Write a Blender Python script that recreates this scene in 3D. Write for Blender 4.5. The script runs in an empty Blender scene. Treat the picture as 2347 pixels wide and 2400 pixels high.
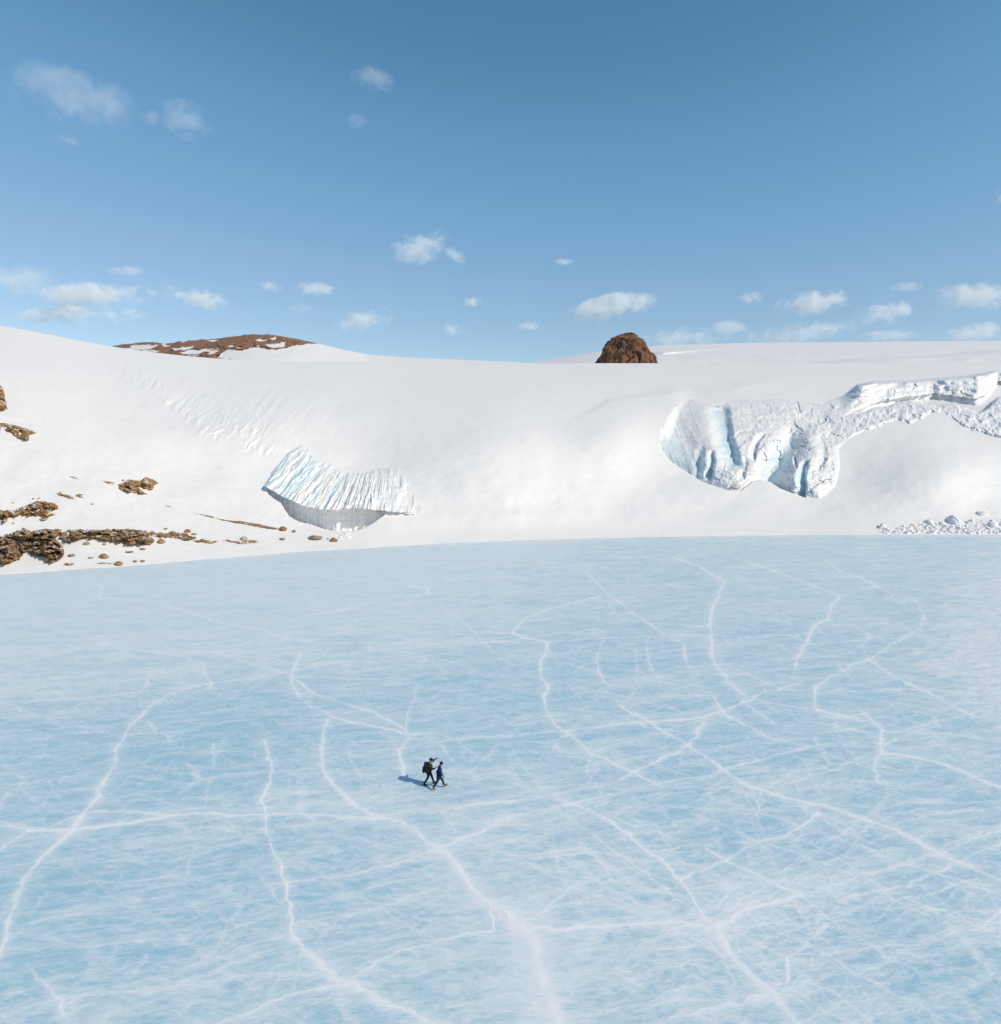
import bpy, bmesh, math, random
import numpy as np
from mathutils import Vector, Matrix

S = bpy.context.scene
COL = S.collection
# ------------------------------------------------------------------ camera, sky, sun, exposure
W, HH = 2347.0, 2400.0
FOC = 1676.0                     # focal length in photo pixels
CAMH = 22.0                      # drone height over the ice
PITCH = math.atan((1200.0 - 1048.0) / FOC)
cam_d = bpy.data.cameras.new("camera"); cam = bpy.data.objects.new("camera", cam_d); COL.objects.link(cam)
cam.location = (0, 0, CAMH); cam.rotation_euler = (math.pi / 2 - PITCH, 0, 0)
cam_d.sensor_fit = 'HORIZONTAL'; cam_d.sensor_width = 36.0; cam_d.lens = FOC / W * 36.0
cam_d.clip_start = 0.5; cam_d.clip_end = 60000
S.camera = cam

SUN_EL = math.radians(35.5)
SUN_AZ = math.atan2(0.74, -0.39)          # measured from +Y towards +X: from the right, a little behind the camera
sun_vec = Vector((math.sin(SUN_AZ) * math.cos(SUN_EL), math.cos(SUN_AZ) * math.cos(SUN_EL), math.sin(SUN_EL)))
world = bpy.data.worlds.new("World"); S.world = world; world.use_nodes = True
wn = world.node_tree.nodes; wl = world.node_tree.links; wn.clear()
sky = wn.new('ShaderNodeTexSky'); sky.sky_type = 'NISHITA'; sky.sun_disc = False
sky.sun_elevation = SUN_EL; sky.sun_rotation = SUN_AZ
sky.altitude = 1200; sky.air_density = 1.0; sky.dust_density = 0.25; sky.ozone_density = 2.2
bg = wn.new('ShaderNodeBackground'); bg.inputs['Strength'].default_value = 0.12
wo = wn.new('ShaderNodeOutputWorld')
sep = wn.new('ShaderNodeSeparateColor'); com = wn.new('ShaderNodeCombineColor'); wl.new(sky.outputs[0], sep.inputs[0])
# clean polar air: the standard sky's response, channel by channel, brought to the deep clear blue of the place
for ch, pts in enumerate((((.105, .086), (.138, .138), (.292, .325)), ((.181, .218), (.235, .314), (.462, .518)), ((.342, .390), (.423, .540), (.68, .715)))):
    m0 = wn.new('ShaderNodeMath'); m0.operation = 'MULTIPLY'; m0.inputs[1].default_value = .12; wl.new(sep.outputs[ch], m0.inputs[0])
    fc = wn.new('ShaderNodeFloatCurve'); cv = fc.mapping.curves[0]
    fc.mapping.clip_max_x = 4; fc.mapping.clip_max_y = 4; fc.mapping.use_clip = False
    cv.points[0].location = (0, 0); cv.points[1].location = (3, 2.6)
    for q in pts: cv.points.new(*q)
    for q in cv.points: q.handle_type = 'AUTO_CLAMPED'
    fc.mapping.update(); wl.new(m0.outputs[0], fc.inputs['Value'])
    m1 = wn.new('ShaderNodeMath'); m1.operation = 'DIVIDE'; m1.inputs[1].default_value = .12; wl.new(fc.outputs[0], m1.inputs[0]); wl.new(m1.outputs[0], com.inputs[ch])
wl.new(com.outputs[0], bg.inputs[0]); wl.new(bg.outputs[0], wo.inputs[0])
sun_d = bpy.data.lights.new("sun", 'SUN'); sun_d.energy = 3.55; sun_d.angle = math.radians(0.5); sun_d.color = (1.0, 0.865, 0.69)
sun = bpy.data.objects.new("sun", sun_d); COL.objects.link(sun)
sun.rotation_euler = sun_vec.to_track_quat('Z', 'Y').to_euler(); sun.location = (200, -100, 200)
S.view_settings.view_transform = 'Standard'; S.view_settings.look = 'None'; S.view_settings.gamma = 1.0
S.view_settings.exposure = 0.0
S.cycles.max_bounces = 12; S.cycles.diffuse_bounces = 8; S.cycles.volume_bounces = 4
S.cycles.use_denoising = True; S.cycles.volume_step_rate = 0.4

# ------------------------------------------------------------------ maths helpers
def ray(px, py):
    """photo pixel -> (dx, dz) so that a point at depth Y is (dx*Y, Y, CAMH + dz*Y)"""
    a = (np.asarray(px, float) - W / 2) / FOC; b = -(np.asarray(py, float) - HH / 2) / FOC
    c, s = math.cos(PITCH), math.sin(PITCH)
    dy = c + b * s
    return a / dy, (b * c - s) / dy
def pt(px, py, Y):
    dx, dz = ray(px, py); return np.stack([dx * Y, np.asarray(Y, float) + 0 * dx, CAMH + dz * Y], -1)
def ground(px, py):
    dx, dz = ray(px, py); Y = -CAMH / dz
    return dx * Y, Y
def sst(a, b, x):
    t = np.clip((x - a) / (b - a), 0, 1); return t * t * (3 - 2 * t)
def _hash(ix, iy, iz, seed):
    h = (ix.astype(np.int64) * 374761393 + iy.astype(np.int64) * 668265263 + iz.astype(np.int64) * 1440662683 + seed * 974634787) & 0xFFFFFFFF
    h = ((h ^ (h >> 13)) * 1274126177) & 0xFFFFFFFF
    h = ((h ^ (h >> 15)) * 2246822519) & 0xFFFFFFFF
    return ((h ^ (h >> 16)) & 0xFFFFFFFF) / 4294967295.0
def vn(x, y, z=None, seed=0):
    """value noise 0..1"""
    x = np.asarray(x, float); y = np.asarray(y, float)
    z = np.zeros_like(x) if z is None else np.asarray(z, float)
    ix, iy, iz = np.floor(x), np.floor(y), np.floor(z); fx, fy, fz = x - ix, y - iy, z - iz
    ux, uy, uz = [f * f * f * (f * (f * 6 - 15) + 10) for f in (fx, fy, fz)]
    flat = not np.any(fz)
    def layer(k):
        a = _hash(ix, iy, iz + k, seed); b = _hash(ix + 1, iy, iz + k, seed)
        c = _hash(ix, iy + 1, iz + k, seed); d = _hash(ix + 1, iy + 1, iz + k, seed)
        return (a + (b - a) * ux) * (1 - uy) + (c + (d - c) * ux) * uy
    l0 = layer(0)
    if flat: return l0
    l1 = layer(1); return l0 + (l1 - l0) * uz
def fbm(x, y, z=None, oct=4, seed=0, gain=0.5):
    """about -1..1"""
    x = np.asarray(x, float); y = np.asarray(y, float); s = np.zeros_like(x); a = 1.0; n = 0
    for o in range(oct):
        s += a * (vn(x, y, z, seed + o * 17) * 2 - 1); n += a; a *= gain
        x = x * 2.03 + 5.1; y = y * 2.03 + 1.7
        if z is not None: z = z * 2.03 + 3.3
    return s / n
def ridged(x, y, z=None, oct=3, seed=0):
    s = np.zeros_like(np.asarray(x, float)); a = 1.0; n = 0
    for o in range(oct):
        s += a * (1 - np.abs(vn(x, y, z, seed + o * 31) * 2 - 1) * 1.6); n += a; a *= 0.5
        x = np.asarray(x) * 2.1 + 3; y = np.asarray(y) * 2.1 + 8
        if z is not None: z = z * 2.1
    return s / n
def worley(x, y, seed=0):
    """cell value 0..1, F1, F2-F1"""
    ix, iy = np.floor(x), np.floor(y)
    f1 = np.full(x.shape, 9.0); f2 = np.full(x.shape, 9.0); val = np.zeros(x.shape)
    for i in (-1, 0, 1):
        for j in (-1, 0, 1):
            cx, cy = ix + i, iy + j; o = np.zeros_like(cx)
            qx = cx + _hash(cx, cy, o, seed); qy = cy + _hash(cx, cy, o, seed + 5)
            d = np.hypot(x - qx, y - qy); v = _hash(cx, cy, o, seed + 9)
            nearer = d < f1
            f2 = np.where(nearer, f1, np.minimum(f2, d)); val = np.where(nearer, v, val); f1 = np.where(nearer, d, f1)
    return val, f1, f2 - f1
def facets(x, y, seed=0, slope=1.4):
    """broken plates: every cell is a plane with its own level and tilt, in cell units, about -.7..0.7"""
    ix, iy = np.floor(x), np.floor(y); f1 = np.full(x.shape, 9.0); out = np.zeros(x.shape)
    for i in (-1, 0, 1):
        for j in (-1, 0, 1):
            cx, cy = ix + i, iy + j; o = np.zeros_like(cx)
            dx = x - cx - _hash(cx, cy, o, seed); dy = y - cy - _hash(cx, cy, o, seed + 5); d = np.hypot(dx, dy)
            v = (_hash(cx, cy, o, seed + 9) - .5) * .8 + (_hash(cx, cy, o, seed + 13) - .5) * slope * dx + (_hash(cx, cy, o, seed + 21) - .5) * slope * dy
            nearer = d < f1; out = np.where(nearer, v, out); f1 = np.where(nearer, d, f1)
    return out
def seg_dist(x, y, P, closed=False):
    """distance to polyline and parameter side"""
    d = np.full(np.shape(x), 1e9)
    n = len(P)
    for i in range(n if closed else n - 1):
        ax, ay = P[i]; bx, by = P[(i + 1) % n]
        vx, vy = bx - ax, by - ay; L = vx * vx + vy * vy + 1e-9
        t = np.clip(((x - ax) * vx + (y - ay) * vy) / L, 0, 1)
        d = np.minimum(d, np.hypot(x - ax - t * vx, y - ay - t * vy))
    return d
def poly_sd(x, y, P):
    """signed distance in pixels, positive inside"""
    d = seg_dist(x, y, P, True); ins = np.zeros(np.shape(x), bool); n = len(P)
    for i in range(n):
        ax, ay = P[i]; bx, by = P[(i + 1) % n]
        if ay == by: continue
        c = ((ay > y) != (by > y)) & (x < (bx - ax) * (y - ay) / (by - ay) + ax); ins ^= c
    return np.where(ins, d, -d)
def lin(px, pts):
    p = np.array(pts, float); return np.interp(px, p[:, 0], p[:, 1])
def smooth_lin(px, pts, r=40):
    return sum(lin(np.asarray(px) + o * r, pts) for o in (-1, -.5, 0, .5, 1)) / 5

# ------------------------------------------------------------------ mesh helpers
def mesh_np(name, verts, faces, attrs=None, smooth=True):
    m = bpy.data.meshes.new(name)
    v = np.ascontiguousarray(verts, np.float32).reshape(-1, 3); f = np.ascontiguousarray(faces, np.int32)
    k = f.shape[1]
    m.vertices.add(len(v)); m.vertices.foreach_set('co', v.ravel())
    m.loops.add(f.size); m.loops.foreach_set('vertex_index', f.ravel())
    m.polygons.add(len(f)); m.polygons.foreach_set('loop_start', np.arange(0, f.size, k, dtype=np.int32))
    m.polygons.foreach_set('use_smooth', np.full(len(f), smooth, bool))
    for an, arr in (attrs or {}).items():
        a = m.attributes.new(an, 'FLOAT', 'POINT'); a.data.foreach_set('value', np.ascontiguousarray(arr, np.float32).ravel())
    m.update(calc_edges=True); m.validate()
    return m
def grid_faces(nr, nc, keep=None):
    i = np.arange(nr * nc).reshape(nr, nc)
    f = np.stack([i[:-1, :-1], i[:-1, 1:], i[1:, 1:], i[1:, :-1]], -1).reshape(-1, 4)
    if keep is not None:
        k = keep.ravel(); f = f[k[f].any(1)]
    return f
def compact(v, f, attrs):
    used = np.zeros(len(v), bool); used[f.ravel()] = True
    idx = np.cumsum(used) - 1
    return v[used], idx[f], {k: a.ravel()[used] for k, a in attrs.items()}
def link(name, mesh, mat=None, parent=None):
    o = bpy.data.objects.new(name, mesh); COL.objects.link(o)
    if mat: o.data.materials.append(mat)
    if parent: o.parent = parent
    return o
def recentre(o):
    """move the object's origin to the bottom middle of its mesh"""
    n = len(o.data.vertices); co = np.empty(n * 3, np.float32); o.data.vertices.foreach_get('co', co); co = co.reshape(-1, 3)
    c = np.array([(co[:, 0].min() + co[:, 0].max()) / 2, (co[:, 1].min() + co[:, 1].max()) / 2, co[:, 2].min()], np.float32)
    o.data.vertices.foreach_set('co', (co - c).ravel()); o.location = c.tolist(); o.data.update()
def tag(o, label, cat, group=None):
    o['label'] = label; o['category'] = cat
    if group: o['group'] = group
    return o
def struct(o): o['kind'] = 'structure'; return o

# ------------------------------------------------------------------ material helpers
class NT:
    def __init__(s, name):
        s.m = bpy.data.materials.new(name); s.m.use_nodes = True
        s.n = s.m.node_tree.nodes; s.l = s.m.node_tree.links
        s.b = s.n['Principled BSDF']; s.out = s.n['Material Output']
    def new(s, t, **kw):
        x = s.n.new(t)
        for k, v in kw.items(): setattr(x, k, v)
        return x
    def put(s, sock, v):
        if hasattr(v, 'is_output'): s.l.new(v, sock)
        else: sock.default_value = v
    def attr(s, name):
        return s.new('ShaderNodeAttribute', attribute_name=name).outputs['Fac']
    def noise(s, scale, detail=4, rough=.55, vec=None, dist=0.0, out='Fac'):
        x = s.new('ShaderNodeTexNoise'); x.inputs['Scale'].default_value = scale; x.inputs['Detail'].default_value = detail
        x.inputs['Roughness'].default_value = rough; x.inputs['Distortion'].default_value = dist
        if vec is not None: s.l.new(vec, x.inputs['Vector'])
        return x.outputs[out]
    def math(s, op, a, b=0.0, clamp=False):
        x = s.new('ShaderNodeMath', operation=op, use_clamp=clamp); s.put(x.inputs[0], a); s.put(x.inputs[1], b); return x.outputs[0]
    def map(s, v, a, b, c=0.0, d=1.0, smooth=False):
        x = s.new('ShaderNodeMapRange'); x.interpolation_type = 'SMOOTHSTEP' if smooth else 'LINEAR'
        s.put(x.inputs[0], v)
        for i, q in enumerate((a, b, c, d)): s.put(x.inputs[1 + i], q)
        return x.outputs[0]
    def mix(s, f, a, b):
        x = s.new('ShaderNodeMix', data_type='RGBA'); s.put(x.inputs[0], f)
        for i, q in ((6, a), (7, b)): s.put(x.inputs[i], (*q, 1) if isinstance(q, tuple) and len(q) == 3 else q)
        return x.outputs[2]
    def coord(s, which='Object', scale=(1, 1, 1), rot=(0, 0, 0)):
        t = s.new('ShaderNodeTexCoord'); mp = s.new('ShaderNodeMapping')
        mp.inputs['Scale'].default_value = scale; mp.inputs['Rotation'].default_value = rot
        s.l.new(t.outputs[which], mp.inputs['Vector']); return mp.outputs[0]
    def position(s, scale=(1, 1, 1), rot=(0, 0, 0)):
        g = s.new('ShaderNodeNewGeometry'); mp = s.new('ShaderNodeMapping')
        mp.inputs['Scale'].default_value = scale; mp.inputs['Rotation'].default_value = rot
        s.l.new(g.outputs['Position'], mp.inputs['Vector']); return mp.outputs[0]
    def bump(s, h, strength=.5, dist=.1, normal=None):
        x = s.new('ShaderNodeBump'); x.inputs['Strength'].default_value = strength; x.inputs['Distance'].default_value = dist
        s.l.new(h, x.inputs['Height'])
        if normal is not None: s.l.new(normal, x.inputs['Normal'])
        return x.outputs[0]
    def set(s, **kw):
        for k, v in kw.items():
            s.put(s.b.inputs[k.replace('_', ' ')], (*v, 1) if isinstance(v, tuple) and len(v) == 3 and 'Radius' not in k else v)
        return s.m

SNOW = (0.81, 0.80, 0.79)
def mat_snow():
    t = NT('snow')
    p = t.position((.25, .25, .25)); q = t.position((.05, .3, .3), (0, 0, .3))
    n1 = t.noise(.25, 6, .6, p); n2 = t.noise(1.2, 5, .6, q)
    c = t.mix(t.map(n1, .35, .7), (0.808, 0.798, 0.79), (0.825, 0.815, 0.805))
    h = t.math('ADD', t.math('MULTIPLY', n1, .22), t.math('MULTIPLY', n2, .5))
    b = t.bump(h, .5, 1.0); b2 = t.bump(t.noise(1.6, 5, .6, t.position()), .25, .15, b)
    t.set(Base_Color=c, Roughness=.65, Specular_IOR_Level=.25, Normal=b2)
    return t.m
def mat_glacier():
    """snow where 'ice' is 0, bare blue ice or painted scoop shade where it is 1; 'dirt' adds rubble-brown stain"""
    t = NT('glacier_ice')
    p = t.position((.5, .5, .5)); s1 = t.position((.12, .12, 1.1), (.12, .05, 0))
    n1 = t.noise(.6, 6, .6, p); n2 = t.noise(.8, 6, .65, s1)
    snow = t.mix(t.map(n1, .3, .7), (0.79, 0.785, 0.785), (0.84, 0.835, 0.83))
    ice = t.mix(t.map(n2, .3, .7), (0.52, 0.71, 0.78), (0.72, 0.82, 0.85))
    f = t.map(t.math('ADD', t.attr('ice'), t.math('MULTIPLY', t.math('SUBTRACT', n1, .5), .5)), .15, .85, 0, 1, True)
    c = t.mix(f, snow, ice)
    d = t.map(t.math('ADD', t.attr('dirt'), t.math('MULTIPLY', t.math('SUBTRACT', t.noise(1.1, 5, .7, p), .5), .8)), .38, .75, 0, .75)
    c = t.mix(d, c, (0.42, 0.34, 0.27))
    h = t.math('ADD', n1, t.math('MULTIPLY', n2, .8))
    b = t.bump(h, .45, .9)
    b = t.bump(t.noise(2.2, 4, .6, p), .3, .25, b)
    t.set(Base_Color=c, Roughness=.5, Specular_IOR_Level=.35, Normal=b)
    return t.m
def mat_rock(name, c1, c2, c3, sc=1.0, snow=0.0):
    t = NT(name)
    p = t.coord('Object', (sc, sc, sc)); st = t.coord('Object', (.35 * sc, .35 * sc, 1.6 * sc), (.1, .12, 0))
    n1 = t.noise(.45, 7, .62, p); n2 = t.noise(2.2, 6, .65, p); n3 = t.noise(1.0, 5, .6, st)
    c = t.mix(t.map(n1, .36, .66), c1, c2)
    c = t.mix(t.map(n3, .52, .7), c, c3)
    v = t.new('ShaderNodeTexVoronoi', feature='DISTANCE_TO_EDGE'); v.inputs['Scale'].default_value = .8
    dn = t.new('ShaderNodeMixRGB', blend_type='ADD'); dn.inputs[0].default_value = .8
    t.l.new(p, dn.inputs[1]); t.l.new(t.noise(.9, 4, .6, p, 0, 'Color'), dn.inputs[2]); t.l.new(dn.outputs[0], v.inputs['Vector'])
    crack = t.map(v.outputs['Distance'], 0.0, .05)
    c = t.mix(t.map(n2, .3, .6, .62, 1.0), (0.06, 0.045, 0.035), c)
    if snow:
        g_ = t.new('ShaderNodeNewGeometry'); sx = t.new('ShaderNodeSeparateXYZ'); t.l.new(g_.outputs['Normal'], sx.inputs[0])
        f_ = t.map(t.math('ADD', t.noise(.55, 5, .65, t.coord('Object', (1, 1, 1.6))), t.math('MULTIPLY', sx.outputs['Z'], .16)), .70 - snow, .74 - snow)
        c = t.mix(f_, c, SNOW)
    h = t.math('ADD', t.math('ADD', n1, t.math('MULTIPLY', n2, .5)), t.math('MULTIPLY', crack, .25))
    b = t.bump(h, .6, .4 / sc)
    t.set(Base_Color=c, Roughness=.9, Specular_IOR_Level=.15, Normal=b)
    return t.m
def plain(name, c, rough=.8, spec=.2):
    t = NT(name); n = t.noise(40, 4, .6, t.coord('Object'))
    t.set(Base_Color=t.mix(t.map(n, .3, .7), tuple(x * .75 for x in c), tuple(min(1, x * 1.2) for x in c)), Roughness=rough, Specular_IOR_Level=spec)
    return t.m

M_SNOW = mat_snow(); M_GLAC = mat_glacier()
M_ROCK = mat_rock('brown_rock', (0.36, 0.215, 0.10), (0.45, 0.28, 0.135), (0.23, 0.165, 0.11), .9, .004)
M_ROCKD = mat_rock('grey_brown_rock', (0.31, 0.205, 0.115), (0.42, 0.275, 0.145), (0.20, 0.155, 0.12), 1.1, .004)
M_ORANGE = mat_rock('orange_rock', (0.30, 0.15, 0.07), (0.36, 0.21, 0.12), (0.22, 0.12, 0.07), 1.4)
M_TAN = mat_rock('tan_rock', (0.34, 0.25, 0.16), (0.42, 0.33, 0.22), (0.26, 0.20, 0.13), 1.4)
M_PALE = mat_rock('pale_rock', (0.50, 0.44, 0.36), (0.56, 0.50, 0.42), (0.42, 0.37, 0.30), 1.4)
M_NUN = mat_rock('red_brown_rock', (0.12, 0.062, 0.042), (0.30, 0.15, 0.08), (0.07, 0.046, 0.042), .34)

# ================================================================== TERRAIN DEPTH FIELD
D2N = 1 / 0.81125
def d2n(P): return [(x * D2N, y * D2N) for x, y in P]
SHORE = d2n([(-600, 1120), (0, 1093), (200, 1080), (400, 1064), (560, 1050), (700, 1042), (850, 1033), (1000, 1028), (1200, 1022), (1500, 1017.5), (1904, 1017), (2600, 1020)])
CREST = d2n([(-600, 545), (0, 618), (100, 637), (200, 657), (300, 671), (400, 681), (500, 686), (650, 688), (800, 690), (1000, 690.5), (1140, 690.5), (1300, 690.5), (1600, 690), (1904, 689), (2600, 684)])
CRESTY = d2n([(-600, 270), (0, 290), (300, 310), (700, 350), (1100, 365), (1904, 370), (2600, 380)])
CRESTY = [(x, y / D2N) for x, y in CRESTY]

# ---- ice cliff (left) control curves, in photo pixels
def cl(P): return [(580 + x / 4.327, 980 + y / 4.327) for x, y in P]
LC_LIP = cl([(170, 690), (260, 745), (350, 795), (480, 850), (600, 905), (750, 930), (900, 935), (1100, 915), (1250, 925), (1420, 945), (1560, 960), (1700, 985), (1780, 985)])
LC_BASE = cl([(170, 690), (215, 770), (260, 810), (340, 855), (380, 930), (430, 1000), (520, 1050), (640, 1075), (780, 1128), (900, 1145), (1110, 1142), (1240, 1085), (1400, 975), (1560, 965), (1700, 990), (1780, 985)])
LC_TOP = cl([(170, 685), (230, 560), (300, 440), (420, 320), (560, 230), (640, 300), (720, 390), (870, 450), (1000, 530), (1130, 535), (1200, 530), (1290, 490), (1500, 465), (1620, 520), (1700, 600), (1780, 700)])
LC_POLY = LC_TOP + LC_BASE[::-1]

# ---- icefall (right) control curves
def cb(P): return [(1350 + x / 1.9097, 860 + y / 1.9097) for x, y in P]
IF_POLY = cb([(505, 128), (560, 145), (640, 163), (700, 140), (850, 137), (980, 140), (1100, 155), (1200, 118), (1260, 75), (1330, 60), (1500, 55), (1620, 45), (1750, 35), (1880, 12), (2000, 20), (2150, 40),
              (2150, 420), (1904, 322), (1820, 300), (1750, 275), (1690, 240), (1630, 203), (1590, 205), (1550, 240), (1500, 262), (1440, 240), (1400, 252), (1250, 312), (1185, 370), (1192, 450), (1170, 540), (1090, 596), (1020, 582), (920, 545), (870, 515), (830, 505), (790, 512), (740, 552), (680, 552), (560, 512), (470, 455), (420, 422), (385, 375), (374, 340), (384, 285), (402, 220), (430, 175), (468, 145)])

TROUGH = [(x / 2.38, 720 + y / 2.38) for x, y in [(480, 250), (600, 330), (760, 420), (900, 500), (1010, 580), (1120, 690), (1300, 740), (1480, 800)]]

def base_Y(px, py, relief=True):
    px = np.asarray(px, float); py = np.asarray(py, float)
    rs = smooth_lin(px, SHORE, 30); rc = smooth_lin(px, CREST, 45); Yc = smooth_lin(px, CRESTY, 80)
    wob = 1.2 * fbm(px / 90., px * 0, seed=3) + .5 * fbm(px / 14., px * 0, seed=4)
    py = py - wob * np.exp(-np.clip(rs + wob - py, 0, None) / 9.)
    _, dz = ray(px, rs); Ys = -CAMH / dz
    t = np.clip((rs - py) / (rs - rc), 0, 1.0)
    Y = Ys + (Yc - Ys) * (0.5 * t + 0.5 * t ** 6)
    if relief:
        R = 15 * np.exp(-((px - 1150) / 250) ** 2 - ((py - 1060) / 130) ** 2)          # glacier lobe
        R += 9 * np.exp(-((px - 640) / 170) ** 2 - ((py - 1000) / 90) ** 2) * 0.6
        R += 10 * np.exp(-((px - 2190) / 150) ** 2 - ((py - 1110) / 80) ** 2)           # right snow cone
        R += 6 * np.exp(-((px - 1440) / 90) ** 2 - ((py - 1020) / 70) ** 2)             # left apron
        R += 1.8 * fbm(px / 260., py / 120., seed=11, oct=2)
        R += .35 * fbm(px / 60., py / 40., seed=12, oct=3)
        # wind-scalloped band on the left flank
        d = seg_dist(px, py, TROUGH); side = (py - lin(px, TROUGH))
        bandm = np.exp(-(np.where(side > 0, d / 12, d / 62)) ** 2) * sst(190, 260, px) * sst(720, 560, px)
        q = (px * .75 + py * .62); r = (px * .62 - py * .75)
        R += bandm * (1.0 * ridged(q / 13. + 1.2 * fbm(px / 40., py / 40., seed=23), r / 60., seed=21) + .6 * fbm(q / 7., r / 26., seed=22)) * (.4 + .6 * sst(-.4, .4, fbm(px / 45., py / 25., seed=24)))
        band2 = np.exp(-((px - 640) / 130) ** 2 - ((py - 955) / 70) ** 2)
        R += band2 * .6 * ridged(q / 22., r / 80., seed=25)
        # faint scarps on the lower apron
        for P, a in (([(860, 1225), (900, 1205), (960, 1200)], .3),):
            dd = seg_dist(px, py, P); R += a * np.exp(-(dd / 7) ** 2) * np.sign(lin(px, P) - py)
        # apron ridge left of the icefall, with the wind lip
        P = cb([(-40, 262), (60, 212), (150, 160), (310, 138), (470, 114)])
        sd = lin(px, P) - py
        R += 3.2 * np.exp(-(np.where(sd > 0, sd / 9, sd / 90)) ** 2) * sst(1290, 1520, px) * sst(1630, 1570, px)
        # broad dark step behind the icefall
        P = cb([(480, 110), (700, 100), (850, 60), (1100, 20), (1300, 5)])
        sd = lin(px, P) - py
        R += 2.2 * np.exp(-(sd / 14) ** 2) * sst(1600, 1720, px) * sst(2060, 1960, px)
        Y = Y - R * sst(0, .16, t) * sst(1.0, .80, t)
    return Y
# ================================================================== ICE FACES
def finish_patch(name, PX, PY, Y, keep, attrs, mat, label, cat):
    V = pt(PX, PY, Y).reshape(-1, 3); f = grid_faces(*PX.shape, keep)
    V, f, A = compact(V, f, attrs)
    o = link(name, mesh_np(name, V, f, A), mat); recentre(o)
    return tag(o, label, cat)
def cliff_depth(PX, PY):
    lip, base, top = lin(PX, LC_LIP), lin(PX, LC_BASE), lin(PX, LC_TOP)
    ragged = 2.5 * fbm(PX / 7., PX * 0, seed=81, oct=3); lip = lip + ragged
    sd = poly_sd(PX, PY, LC_POLY)
    B = base_Y(PX, PY); Bl = base_Y(PX, lip)
    s = np.clip((lip - PY) / np.maximum(lip - top, 4), 0, 1.3)
    k = np.interp(PX, [620, 800, 880, 980], [.62, .62, .18, .10])
    q = PX + k * (PY - lip) + 1.6 * fbm(PX / 16., PY / 16., seed=82) + 5.0 * fbm(PX / 50., PY / 50., seed=92)
    fl = 2.6 * ridged(q / 13., PY / 120., seed=83, oct=2) + 1.8 * ridged(q / 5.5, PY / 60., seed=84, oct=2) + .8 * fbm(q / 2.2, PY / 26., seed=85, oct=2)
    amp = sst(1.1, .45, s) * sst(965, 880, PX)
    R_fl = .4 + (.6 + 3.2 * sst(630, 810, PX)) * sst(1, 0, s) + fl * amp * .62
    kq = sst(1000, 810, PX + 24 * fbm(q / 11., PY / 24., seed=123, oct=3)); R_fl = (R_fl + .6 * fbm(q / 9., PY / 9., seed=98)) * kq ** .8 - .9 * sst(.35, .05, kq) * sst(-2, 44, sd) - 1.0 * sst(12, 0, sd) * sst(.25, .6, s)
    Yf = B - R_fl
    # the vertical foot: set back under the lip, following it in plan
    dv = np.clip((PY - lip), 0, None)
    band = .25 * np.sin(dv / 2.2 + .8 * fbm(PX / 30., PY / 9., seed=86)) + .5 * fbm(PX / 10., PY / 4., seed=87, oct=3)
    butt = .8 * fbm(PX / 40., PX * 0 + 3, seed=88, oct=2)
    Yw = Bl - .9 + 1.0 * sst(0, 3, dv) + 2.0 * sst(800, 660, PX) * sst(618, 655, PX) - butt * 1.3 - band * .22 - dv * .015
    w = sst(-.8, .8, PY - lip)
    kr = sst(900, 936, PX); Yw = Yw * (1 - kr) + (B + .9) * kr
    Y = Yf * (1 - w) + Yw * w
    Y = np.where(sd < 0, np.maximum(Y, B + 1.0) + np.clip(-sd, 0, 6) * .25, Y)
    ice = np.clip(.10 + .22 * sst(860, 700, PX) + .42 * sst(.1, .9, fbm(q / 9., PY / 70., seed=89) + .45) * sst(1.15, .5, s), 0, 1) * (1 - w) + w * (.12 + .2 * fbm(PX / 20., PY / 5., seed=90))
    ice = ice * sst(985, 900, PX)
    dirt = w * (.22 * np.clip(np.sin(dv / 3.1 + fbm(PX / 40., PY / 10., seed=91)), 0, 1)) * sst(770, 850, PX)
    return Y, sd, {'ice': ice, 'dirt': dirt}
def build_ice_cliff():
    PX, PY = np.meshgrid(np.arange(610, 1000, .8), np.arange(1015, 1256, .8)); Y, sd, A = cliff_depth(PX, PY)
    finish_patch('ice_cliff', PX, PY, Y, sd > -5, A, M_GLAC,
                 'small fluted blue ice cliff with grey shaded foot above the boulders', 'ice cliff')

IF_D = np.array([(490, 108, 0), (560, 140, 0), (640, 165, 0), (470, 150, 3), (430, 200, 6.5), (395, 270, 9.5), (380, 340, 11), (425, 420, 11), (500, 480, 9), (560, 512, 7), (620, 530, 4.5),
                 (500, 160, 1.5), (545, 200, -.3), (600, 250, -1.2), (540, 290, .6), (640, 280, -.6), (650, 340, 0), (520, 350, 4.5), (540, 410, 4.0),
                 (580, 400, 1.2), (650, 420, -.4), (620, 480, 1.5), (690, 490, .2), (720, 540, 1.0),
                 (720, 200, -.6), (800, 160, 0), (800, 250, 0), (900, 250, .4), (800, 350, .2), (760, 430, 1.0), (800, 480, 2.0), (860, 400, 2.6), (900, 330, 1.0), (980, 190, 0),
                 (1000, 270, 1.5), (965, 345, 8), (915, 420, 11), (850, 490, 12), (890, 515, 10),
                 (1035, 320, -1.2), (1040, 390, -2.2), (990, 430, -1.8), (955, 500, -1.2), (945, 545, 1.5), (1000, 565, .5), (1065, 480, -2.4), (1080, 570, -.8),
                 (1190, 400, 0), (1185, 500, 0), (1150, 560, 0), (1110, 300, -.5), (1150, 210, 0), (1100, 150, 0), (1065, 235, 1.8), (1130, 248, 1.4), (1260, 200, 0), (1300, 300, 0), (1210, 120, 0)], float)
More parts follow.
